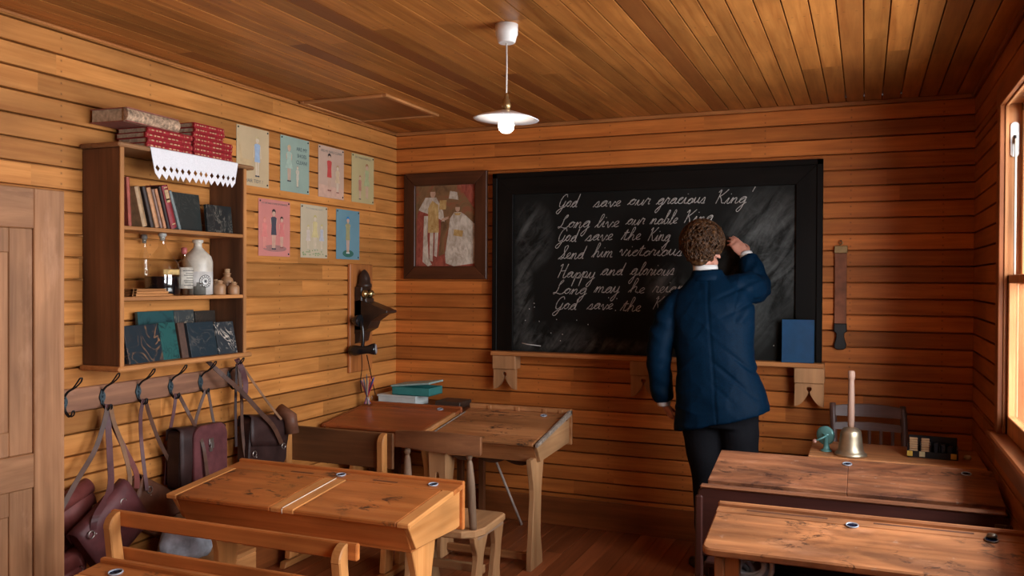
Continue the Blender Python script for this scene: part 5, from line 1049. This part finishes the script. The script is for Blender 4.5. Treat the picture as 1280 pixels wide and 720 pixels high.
# ---------------------------------------------------------------- table with bell by the back wall
ft = thing('side_table', 'worn wooden table against the right wall holding the handbell', 'table', (3.04, -.58, 0))
FT = lambda ax: wood('bell_table_wood', (.56, .25, .10), (.34, .13, .05), ax, .4, 0, .3)
MB().box(2.662, 3.405, -.792, -.365, .668, .700, .004).build('table_top', FT('x'), ft)
MB().box(2.70, 3.37, -.76, -.74, .58, .668, .002).build('apron', FT('x'), ft)
for x_ in (2.69, 3.335):
    for y_ in (-.765, -.43): MB().box(x_, x_ + .045, y_, y_ + .045, 0, .668, .003).build('leg', FT('z'), ft)
bl = thing('hand_bell', 'brass school handbell with a tall wooden handle standing on the bell table', 'bell', (2.848, -.715, .7))
BBR = NT('worn_bell_brass', .42, (.40, .30, .17), .9); gg = BBR.noise(BBR.coord(), 14, 4); BBR.col(BBR.ramp(gg, [(.3, (.38, .31, .21)), (.7, (.62, .53, .38))]))
bc = (2.848, -.715, .7002)
MB().lathe([(.0, .010), (.066, .004), (.070, .0), (.0715, .004), (.0705, .012), (.062, .018), (.056, .030), (.052, .055), (.048, .090), (.0455, .112), (.040, .121), (.036, .123), (.034, .128), (.012, .134), (.002, .135)], bc, 32).build('bell_body', BBR.m, bl)
MB().lathe([(.012, .132), (.0145, .15), (.0155, .20), (.0145, .29), (.013, .34), (.0125, .352), (.0155, .362), (.0165, .375), (.0155, .392), (.012, .397), (.002, .398)], bc, 16).build('handle', wood('pinkish_handle_wood', (.46, .29, .22), (.34, .20, .14), 'z', .45), bl)
sh = thing('pencil_sharpener', 'small teal crank pencil sharpener left of the handbell', 'sharpener', (2.735, -.66, .7))
SH = plain('teal_enamel', (.10, .26, .25), .3, .1); m = MB(); sc_ = Vector((2.738, -.655, .7002))
m.lathe([(.002, 0), (.026, 0), (.027, .004), (.024, .008), (.016, .012), (.013, .03), (.013, .075), (.018, .085)], sc_, 18); m.build('stand', SH, sh)
m = MB(); Tq = Matrix.Translation(sc_ + Vector((-.004, .006, .075))) @ Matrix.Rotation(math.radians(-28), 4, 'Z') @ Matrix.Rotation(math.pi/2, 4, 'X'); m.lathe([(.002, -.010), (.040, -.010), (.045, -.006), (.045, .006), (.040, .010), (.002, .011)], (0, 0, 0), 24, Tq); m.build('cutter_housing', SH, sh)
m = MB(); m.tube([sc_ + Vector((0, -.012, .075)), sc_ + Vector((-.02, -.024, .065)), sc_ + Vector((-.048, -.026, .052))], .0045, 8); m.build('crank_arm', SH, sh); MB().sphere(sc_ + Vector((-.052, -.030, .050)), (.010, .014, .010), 12).build('crank_knob', plain('pink_wood_knob', (.42, .22, .17), .4), sh)
ab = thing('counting_tray', 'black tray holding two pale ribbed stacks and yellow tags on the bell table', 'tray', (3.195, -.62, .7)); TR = plain('black_tray', (.012, .013, .016), .4)
Ta = Matrix.Translation((3.198, -.615, .7003)) @ Matrix.Rotation(math.radians(-4), 4, 'Z'); m = MB(); m.box(-.103, .103, -.03, .075, 0, .004, .001); m.box(-.103, .103, -.034, -.028, 0, .030, .002); m.box(-.103, .103, .07, .076, 0, .088, .002); m.box(-.106, -.10, -.034, .076, 0, .05, .002); m.box(.10, .106, -.034, .076, 0, .05, .002)
for x_ in (-.05, -.008, .03, .066): m.box(x_ - .002, x_ + .002, -.03, .072, 0, .06, .001)
m.xf(Ta).build('tray_body', TR, ab)
for x_ in (-.079, -.029):
    m = MB(); Tz = Ta @ Matrix.Translation((x_, -.008, .004)) @ Matrix.Rotation(math.radians(-10), 4, 'X')
    for k in range(8): m.box(-.0175, .0175, -.014, .014, .0105*k, .0105*k + .0098, .002, Tz)
    m.build('counter_stack', plain('pale_wood_counters', (.52, .33, .17), .5), ab)
for x_, c_ in ((-.094, (.62, .42, .07)), (-.042, (.60, .56, .32)), (.088, (.60, .36, .06))): MB().box(x_ - .012, x_ + .012, -.0375, -.034, .006, .030, .0005, Ta).build('tag', plain('tag_%d' % int(c_[1]*100), c_, .6), ab)
for k in range(3): MB().box(.006 + .030*k, .024 + .030*k, -.015, .02, .004, .07 - .006*k, .002, Ta).build('dark_counter', plain('dark_blue_counters', (.014, .020, .03), .4), ab)
tag(MB().lathe([(.002, 0), (.013, 0), (.016, .006), (.016, .014), (.010, .02), (.002, .021)], (3.345, -.60, .7003), 16).build('chalk_stub', plain('chalk_stub_white', (.42, .36, .30), .8)), 'small round white stub at the right end of the bell table', 'chalk')
# ---- chair behind that table
cf = thing('spindle_chair', 'dark wooden chair with two back rails behind the bell table', 'chair', (2.93, -.30, 0)); CD = lambda ax: wood('dusty_chair_wood', (.15, .085, .072), (.085, .042, .034), ax, .36)
for xx in (2.762, 3.10):
    m = MB(); m.tube(smooth_path([(xx, -.27, .0), (xx, -.28, .44), (xx - .004, -.225, .70), (xx - .012, -.18, .872)], 5), [.017]*15 + [.015], 10); m.build('back_post', CD('z'), cf)
for z0_, z1_, bow in ((.810, .862, .012), (.742, .776, .006)):
    m = MB(); n = 12; m.loft([[Vector((2.765 + .33*k/n, -.205 - (.80 - z_)*.25 + s_*.009 + .02*math.sin(math.pi*k/n), z_ + (bow*math.sin(math.pi*k/n) if z_ == z1_ else 0))) for s_, z_ in ((-1, z0_), (1, z0_), (1, z1_), (-1, z1_))] for k in range(n + 1)], True, True, False); m.build('back_rail', CD('x'), cf)
for k in range(5): MB().tube([(2.82 + .055*k, -.262, .455), (2.82 + .055*k, -.225, .745)], .008, 8).build('spindle', CD('z'), cf)
MB().prism([(2.74, -.27), (2.755, -.255), (3.105, -.255), (3.12, -.27), (3.135, -.60), (3.11, -.635), (2.75, -.635), (2.725, -.60)], 'z', .425, .455, .006).build('seat', CD('x'), cf)
for xx in (2.765, 3.095): MB().tube([(xx, -.60, .427), (xx, -.615, .0)], [.018, .014], 10).build('leg', CD('z'), cf)
for y_ in (-.42,): MB().tube([(2.765, y_ - .02, .2), (3.095, y_ - .02, .2)], .010, 8).build('stretcher', CD('x'), cf)
MB().tube([(2.765, -.608, .2), (2.765, -.276, .2)], .010, 8).build('side_stretcher', CD('y'), cf); MB().tube([(3.095, -.608, .2), (3.10, -.276, .2)], .010, 8).build('side_stretcher', CD('y'), cf)
# ---------------------------------------------------------------- the person writing on the board
SKIN = NT('skin', .5, (.50, .22, .15), 0.0, Subsurface_Weight=.12, Subsurface_Scale=.01); SKIN.b.inputs['Subsurface Radius'].default_value = (1, .35, .2)
sg = SKIN.noise(SKIN.coord((1, 1, 1), False), 35, 3); SKIN.col(SKIN.ramp(sg, [(.3, (.44, .18, .12)), (.7, (.56, .27, .19))])); SKIN = SKIN.m
per = thing('person', 'person in a navy blazer and dark trousers seen from behind, writing on the chalkboard', 'person', (2.19, -.53, 0))
def V3(*a): return Vector(a)
def ring(c, rx, ry, slope=0.0, e=2.3, n=28, back=0.0):
    out = []
    for k in range(n):
        a = 2*math.pi*k/n; ca, sa = math.cos(a), math.sin(a)
        x = rx*math.copysign(abs(ca)**(2/e), ca); y = ry*math.copysign(abs(sa)**(2/e), sa)
        if y < 0: y -= back*(1 - abs(ca))
        out.append(Vector((c[0] + x, c[1] + y, c[2] + slope*x)))
    return out
def hand(mb, w, d, n, thumb, curls, L=.185, tcurl=.5, spread=.10):
    """palm + five separate fingers. w wrist, d pointing direction, n back-of-hand normal, thumb=+1/-1 side"""
    d = d.normalized(); n = (n - d*n.dot(d)).normalized(); s = d.cross(n)*thumb; k = L/.185
    rings = []
    for t, wd, th in ((-.02, .027, .021), (.005, .030, .020), (.03, .037, .0175), (.06, .041, .0155), (.085, .041, .014), (.097, .036, .011)):
        c = w + d*(t*k); rings.append([c + s*(wd*k*math.cos(a)) + n*(th*k*math.sin(a)) for a in [2*math.pi*j/16 for j in range(16)]])
    mb.loft(rings)
    for i, (off, ln, r) in enumerate(((.029, .072, .0092), (.010, .080, .0095), (-.010, .075, .0090), (-.0285, .058, .0080))):
        p = w + d*((.083 - abs(off)*.12)*k) + s*(off*k); dirv = (d + s*(off*spread*10*.1)).normalized(); pts = [p - d*.012, p]; ang = 0
        for j, fr in enumerate((.45, .30, .25)):
            ang += curls[i][j]; v = dirv*math.cos(ang) - n*math.sin(ang); p = p + v*(ln*fr*k); pts.append(p)
        mb.tube(smooth_path(pts, 3), [r*k*(1 - .28*q/12) for q in range(13)], 9); mb.sphere(pts[-1], r*k*.74, 8); mb.sphere(pts[1], r*k*1.08, 8); mb.sphere(pts[2], r*k*1.0, 8)
    p0 = w + d*(.018*k) + s*(.024*k) - n*.004; p1 = p0 + (d*.5 + s*.62 - n*.35).normalized()*.040*k; p2 = p1 + (d*.85 + s*.25 - n*(.3 + tcurl*.4)).normalized()*.033*k; p3 = p2 + (d*.8 - s*(.15 + tcurl*.3) - n*(.2 + tcurl*.4)).normalized()*.026*k
    mb.tube(smooth_path([p0, p1, p2, p3], 3), [.0145*k, .0135*k, .0125*k, .0115*k, .011*k, .0105*k, .010*k, .0095*k, .009*k, .008*k], 9); mb.sphere(p3, .0082*k, 8)
    return d, n, s
Hc = V3(2.108, -.425, 1.672); Hm = Matrix.Translation(Hc) @ Matrix.Rotation(math.radians(-9), 4, 'Z') @ Matrix.Rotation(math.radians(-4), 4, 'X') @ Matrix.Rotation(math.radians(-3), 4, 'Y')
hp = lambda x, y, z: Hm @ V3(x, y, z)
SH_L, EL_L, WR_L = V3(1.995, -.485, 1.432), V3(1.900, -.545, 1.125), V3(1.918, -.50, .868)
SH_R, EL_R, WR_R = V3(2.312, -.445, 1.472), V3(2.350, -.195, 1.480), V3(2.292, -.115, 1.655)
HIPL, KNL, ANL = V3(2.115, -.545, .86), V3(2.155, -.520, .47), V3(2.178, -.555, .085)
HIPR, KNR, ANR = V3(2.305, -.545, .86), V3(2.330, -.520, .47), V3(2.345, -.560, .085)
B = MB()
B.loft([ring(c, rx, ry) for c, rx, ry in (((2.205, -.545, .84), .165, .105), ((2.20, -.545, .98), .165, .105), ((2.19, -.53, 1.10), .155, .10), ((2.175, -.51, 1.25), .175, .11), ((2.165, -.49, 1.38), .16, .095), ((2.16, -.475, 1.45), .125, .075), ((2.15, -.465, 1.49), .080, .062), ((2.14, -.46, 1.52), .060, .058))])
B.tube([(2.14, -.465, 1.48), (2.13, -.455, 1.55), (2.115, -.435, 1.60), (2.11, -.43, 1.64)], [.064, .058, .056, .058], 18)
B.sphere((0, 0, .012), (.077, .098, .112), 28, None)                 # skull, moved below with the head frame
hs = MB(); hs.sphere((0, -.006, .012), (.076, .097, .113), 30); hs.sphere((0, .038, -.050), (.058, .060, .062), 22); hs.sphere((0, .076, -.094), (.026, .025, .022), 16); hs.sphere((0, .045, -.080), (.046, .050, .030), 18); hs.sphere((0, .066, .028), (.052, .030, .016), 18)
hs.tube([(0, .088, .028), (0, .103, .006), (0, .116, -.018), (0, .106, -.027)], [.008, .0095, .0125, .008], 12); hs.sphere((0, .088, -.056), (.026, .018, .017), 14)
for s_ in (-1, 1):
    hs.sphere((s_*.040, .072, -.014), (.024, .022, .018), 14); hs.sphere((s_*.010, .105, -.022), (.008, .008, .006), 10); hs.sphere((s_*.046, .028, -.062), (.022, .035, .026), 14)
    e = MB(); e.tube([(.0, .012*math.cos(a) - .004, .031*math.sin(a) + .0) for a in [math.radians(d_) for d_ in range(-80, 260, 20)]], [.0055]*17, 8); e.sphere((0, -.002, .0), (.004, .013, .026), 12); e.sphere((0, .008, -.026), (.006, .008, .010), 10)
    e.xf(Matrix.Translation((s_*.081, -.010, -.012)) @ Matrix.Rotation(math.radians(-28*s_), 4, 'Z') @ Matrix.Rotation(math.radians(10), 4, 'X')); hs.v_off = None
    n0 = len(hs.v); hs.v += e.v; hs.f += [[i + n0 for i in f] for f in e.f]; hs.s += e.s
B.v = B.v[:0] + [v for v in B.v]
# drop the placeholder skull (last sphere) and add the shaped head
nsk = len(MB().sphere((0, 0, 0), (1, 1, 1), 28).v); nf = len(MB().sphere((0, 0, 0), (1, 1, 1), 28).f)
B.v = B.v[:-nsk]; B.f = B.f[:-nf]; B.s = B.s[:-nf]
hs.xf(Hm); n0 = len(B.v); B.v += hs.v; B.f += [[i + n0 for i in f] for f in hs.f]; B.s += hs.s
def limb(mb, pts, rr, n=16): mb.tube(smooth_path(pts, 6), [rr[0] + (rr[-1] - rr[0])*0 + _interp(rr, k/(6*(len(pts)-1))) - rr[0] for k in range(6*(len(pts)-1) + 1)], n)
def _interp(rr, f):
    q = f*(len(rr) - 1); i = min(int(q), len(rr) - 2); return rr[i] + (rr[i+1] - rr[i])*(q - i)
limb(B, [SH_L, (SH_L + EL_L)/2 + V3(-.012, -.01, 0), EL_L, (EL_L + WR_L)/2 + V3(.0, .0, 0), WR_L], [.044, .046, .043, .038, .029])
limb(B, [SH_R, (SH_R + EL_R)/2 + V3(.012, 0, -.008), EL_R, (EL_R + WR_R)/2 + V3(.006, .0, -.006), WR_R], [.046, .048, .043, .039, .029])
for h_, k_, a_ in ((HIPL, KNL, ANL), (HIPR, KNR, ANR)): limb(B, [h_ + V3(0, 0, .04), h_*.5 + k_*.5 + V3(0, .01, 0), k_, k_*.5 + a_*.5 + V3(0, -.015, 0), a_], [.095, .080, .058, .054, .042])
HWR = hand(B, WR_R, V3(-.60, .12, .68), V3(.40, -.86, .40), 1, [(.10, .28, .2), (.14, .32, .22), (.2, .4, .28), (.28, .5, .3)], .178, .5, .22)
HWL = hand(B, WR_L, V3(.42, .22, -.86), V3(-.72, -.45, -.30), 1, [(.35, .35, .25), (.38, .4, .25), (.4, .42, .3), (.45, .45, .3)], .18, .3)
body = remesh(B, .0046, 3).build('body', SKIN, per)
# eyes and lips (the face looks at the board)
for s_ in (-1, 1):
    e = MB().sphere(hp(s_*.032, .0775, .008), .0125, 14).build('eye', plain('eye_white', (.75, .72, .68), .2), per); MB().sphere(hp(s_*.032, .0875, .008), (.0055, .0045, .0055), 10).build('iris', plain('iris_brown', (.06, .03, .015), .15), e)
MB().tube([hp(-.023, .089, -.056), hp(-.010, .104, -.0535), hp(0, .1055, -.055), hp(.010, .104, -.0535), hp(.023, .089, -.056)], [.002, .0045, .0042, .0045, .002], 8).tube([hp(-.021, .089, -.059), hp(0, .104, -.0635), hp(.021, .089, -.059)], [.002, .0055, .002], 8).build('lips', plain('lips', (.42, .14, .12), .45), per)
# hair: a full tousled crop, built as a thick shell with overlapping curled locks
HAIR = NT('brown_hair', .48, (.06, .028, .012), 0.0, Specular_IOR_Level=.25); hg = HAIR.noise(HAIR.coord((1, 1, 1), False), 60, 4); HAIR.col(HAIR.ramp(hg, [(.3, (.022, .010, .005)), (.55, (.060, .026, .010)), (.75, (.15, .065, .022))])); HAIR = HAIR.m
h = MB(); h.sphere((0, -.018, .030), (.086, .100, .108), 26); h.sphere((.0, -.035, .052), (.092, .085, .082), 22); h.sphere((.015, .035, .098), (.072, .062, .046), 18); h.sphere((-.045, .02, .085), (.05, .06, .05), 16); h.sphere((.048, .0, .08), (.05, .06, .05), 16); h.sphere((0, -.066, -.040), (.052, .030, .046), 16)
# keep the face clear: pull in anything in front of the hairline
def shear_(v): return V3(v.x, min(v.y, .060 + max(0, v.z - .06)*.6), v.z) if v.z > .045 else V3(v.x*(1.0 if v.y < -.01 else .86), min(v.y, .018), v.z)
h.v = [shear_(v) for v in h.v]
hr = remesh(h.xf(Hm), .0055, 2, lambda v, n: v + n*(.010*noise.noise(v*26) + .0075*noise.noise(v*55) + .004))
for k in range(1300):
    u = rnd.random()*2*math.pi; zz = rnd.uniform(-.62, 1); r_ = math.sqrt(max(0, 1 - zz*zz)); nl = V3(r_*math.cos(u), r_*math.sin(u), zz)
    if nl.y > .25 and zz < .55: continue
    if abs(nl.x) > .75 and zz < -.35: continue
    P = V3(nl.x*.104, -.018 + nl.y*.112, .030 + nl.z*.122)
    if zz < -.1: P.x *= .86 - .10*min(1, -zz); P.y = max(P.y, -.112 + .03*max(0, -zz - .3))
    dn = V3(.35*math.sin(u*3 + k), .3*math.cos(k), -1 if zz < .6 else -.2); tng = (dn - nl*dn.dot(nl)).normalized(); sd = nl.cross(tng); ph = rnd.random()*6.28; L_ = .030 + .028*rnd.random(); cu = .008 + .007*rnd.random(); pts = []
    for j in range(7):
        f = j/6; pts.append(hp(*(P + tng*(L_*(f - .4)) + sd*(cu*math.sin(ph + f*4.2)) + nl*(.004 + .010*math.sin(math.pi*f)*(1 if zz > .2 else .5) - .012*f*f + .006))))
    hr.tube(pts, [.0016, .0027, .0031, .0029, .0024, .0016, .0005], 5)
hr.build('hair', HAIR, per)
# shirt
SHIRT = plain('white_shirt', (.66, .64, .62), .7, 0, .05)
m = MB(); m.loft([ring((2.128, -.452, 1.548), .066, .064, .02), ring((2.124, -.449, 1.580), .064, .062, .02), ring((2.121, -.446, 1.597), .0635, .0615, .02), ring((2.121, -.446, 1.597), .0605, .0585, .02), ring((2.126, -.45, 1.55), .060, .058, .02)], False); m.build('shirt_collar', SHIRT, per)
def cuff(w, el, d, r, nm='shirt_cuff'):
    t = (w - el).normalized(); MB().tube([w - t*.03, w + t*.004, w + t*.014], [r, r, r*.97], 18).build(nm, SHIRT, per)
cuff(WR_L, EL_L, None, .0365); cuff(WR_R, EL_R, None, .0365)
# blazer
NAVY = NT('navy_wool', .62, (.012, .035, .085)); NAVY.b.inputs['Specular IOR Level'].default_value = .06
ng = NAVY.noise(NAVY.coord((1, 1, 1), False), 160, 3); NAVY.col(NAVY.ramp(ng, [(.3, (.0005, .0066, .0175)), (.7, (.0010, .0130, .032))])); NAVY.bump(ng, .15, .001); NAVY = NAVY.m
J = MB()
J.loft([ring(c, rx, ry, sl, 2.4, 36, bk) for c, rx, ry, sl, bk in (
    ((2.232, -.565, .800), .240, .150, .26, .02), ((2.231, -.565, .83), .239, .150, .25, .02), ((2.222, -.560, .93), .218, .142, .17, .015), ((2.205, -.552, 1.02), .203, .134, .09, .0), ((2.190, -.540, 1.12), .196, .130, .04, .0), ((2.180, -.525, 1.22), .203, .133, .0, .0), ((2.172, -.508, 1.32), .212, .132, .0, .005),
    ((2.166, -.492, 1.40), .212, .120, .02, .01), ((2.160, -.480, 1.455), .190, .103, .04, .01), ((2.153, -.470, 1.495), .140, .088, .04, .008), ((2.143, -.462, 1.53), .095, .078, .03, .004), ((2.135, -.457, 1.560), .073, .071, .02, .0), ((2.130, -.454, 1.566), .069, .067, .02, .0))])
limb(J, [SH_L + V3(.03, 0, -.005), SH_L + V3(-.022, -.008, -.06), (SH_L + EL_L)/2 + V3(-.014, -.012, 0), EL_L + V3(0, -.004, 0), (EL_L + WR_L)/2 + V3(-.004, .002, .0), WR_L + V3(0, 0, .012)], [.066, .078, .074, .066, .060, .052], 20)
limb(J, [SH_R + V3(-.06, -.01, -.015), SH_R + V3(.02, .03, .0), (SH_R + EL_R)/2 + V3(.018, .0, -.004), EL_R + V3(.004, .006, .0), (EL_R + WR_R)/2 + V3(.010, .0, -.006), WR_R + V3(.010, -.005, -.016)], [.088, .088, .084, .078, .068, .054], 20)
def folds(v, n):
    r1 = 1 - abs(noise.noise(V3(v.x*5 + v.z*3.5, v.y*5, v.z*7 - v.x*6)))*2.2; r2 = 1 - abs(noise.noise(V3(v.x*7 - v.z*5 + 9, v.y*6, v.z*10 + v.x*8)))*2.2
    d = .0060*noise.noise(v*8) + .0025*noise.noise(v*19) + .008*max(0, r1)**3*max(0, .35 + noise.noise(v*2.5)) + .006*max(0, r2)**3*max(0, .35 + noise.noise(v*3.1 + V3(4, 4, 4)))
    d -= .010*max(0, math.sin((v.x*1.0 + v.z*1.25 - 3.55)*46))**4*max(0, 1 - abs(v.z - 1.06)*6)*max(0, min(1, (v.x - 2.16)*8)); d -= .009*max(0, math.sin((v.x*.55 - v.z*1.0)*58 + 1))**4*max(0, 1 - abs(v.z - 1.42)*7)*max(0, min(1, (v.x - 2.18)*8))
    if v.z < 1.05: d += .0050*math.sin((v.x*.9 + v.z*.55)*42 + 2*noise.noise(v*4))*min(1, (1.05 - v.z)*4)*noise.noise(v*3.1)*1.6
    if v.x < 1.97 and v.z < 1.40: d += .0042*math.sin(v.z*62 + v.x*30 + 1.5*noise.noise(v*6))*abs(noise.noise(v*5))*1.8
    if v.x > 2.30 and v.z > 1.30: d += .0045*math.sin((v.x - v.z*.8)*70 + noise.noise(v*7)*2)*.7
    if 1.30 < v.z < 1.52 and v.x > 2.12: d += .0035*math.sin((v.x*.6 + v.z*1.0)*55)*max(0, noise.noise(v*4) + .3)
    if v.y < -.52 and v.z > .8: d -= .0045*math.exp(-((v.x - (2.155 + (1.5 - v.z)*.11))/.006)**2)     # centre back seam
    return v + n*d
jk = remesh(J, .0068, 4, folds).build('blazer', NAVY, per)
m = MB(); col_ = []
for z_, g in ((1.515, .030), (1.545, .017), (1.562, .0095), (1.570, .005), (1.560, .002)):
    c = V3(2.135 + (1.56 - z_)*.12, -.457 - (1.56 - z_)*.10, z_); col_.append([c + V3((.068 + g)*math.cos(a), (.066 + g)*math.sin(a), -.018*max(0, math.sin(a))**2 + .006*math.cos(a)) for a in [2*math.pi*k/30 for k in range(30)]])
m.loft(col_, False); o = m.build('blazer_collar', NAVY, jk); o.modifiers.new('t', 'SOLIDIFY').thickness = .003
for q in range(3): MB().sphere(WR_L + V3(-.047 + .002*q, -.022, .045 + .02*q), (.005, .006, .006), 8).build('cuff_button', plain('navy_button', (.02, .025, .04), .25), jk)
# trousers
TRS = plain('charcoal_trousers', (.006, .006, .008), .85, 0, .2, 90, Specular_IOR_Level=.12)
T_ = MB(); T_.loft([ring(c, rx, ry) for c, rx, ry in (((2.212, -.548, .77), .172, .118), ((2.210, -.548, .84), .185, .126), ((2.208, -.548, .94), .178, .118), ((2.20, -.545, 1.02), .165, .108))])
for h_, k_, a_ in ((HIPL, KNL, ANL), (HIPR, KNR, ANR)): limb(T_, [h_ + V3(0, 0, .02), h_*.5 + k_*.5 + V3(0, 0, 0), k_ + V3(0, -.004, 0), k_*.5 + a_*.5 + V3(0, -.012, 0), a_ + V3(0, .01, -.02)], [.108, .096, .078, .074, .066], 20)
remesh(T_, .009, 4, lambda v, n: v + n*(.004*noise.noise(v*10) + .003*math.sin(v.z*48 + v.x*25)*noise.noise(v*5))).build('trousers', TRS, per)
SHO = plain('black_shoe_leather', (.010, .009, .009), .28)
for a_, sd_, ang in ((ANL, -1, 34), (ANR, 1, -18)):
    m = MB(); T = Matrix.Translation((a_.x, a_.y, 0)) @ Matrix.Rotation(math.radians(ang), 4, 'Z')
    rg = []
    for y_, w_, hh in ((-.072, .020, .045), (-.066, .032, .060), (-.03, .037, .078), (.03, .038, .080), (.075, .042, .066), (.13, .048, .050), (.175, .046, .042), (.205, .034, .034), (.220, .014, .024)):
        rg.append([T @ V3(w_*math.cos(t)*(1 if math.sin(t) < 0 else .92), y_, .014 + max(0, math.sin(t))**.8*(hh - .014) - (.012 if math.sin(t) < -.2 else 0)) for t in [2*math.pi*k/16 for k in range(16)]])
    m.loft(rg); m.build('shoe', SHO, per)
# the stick of chalk in the hand
d_, n_, s_ = HWR; tipc = WR_R + d_*.128 + s_*.022 - n_*.035
tag(MB().tube([tipc - d_*.004 + n_*.016 - s_*.006, V3(tipc.x - .018, -.020, tipc.z + .012)], .0045, 8).build('chalk_stick', plain('chalk_white', (.75, .73, .70), .9)), 'short white chalk held in the raised right hand against the board', 'chalk')
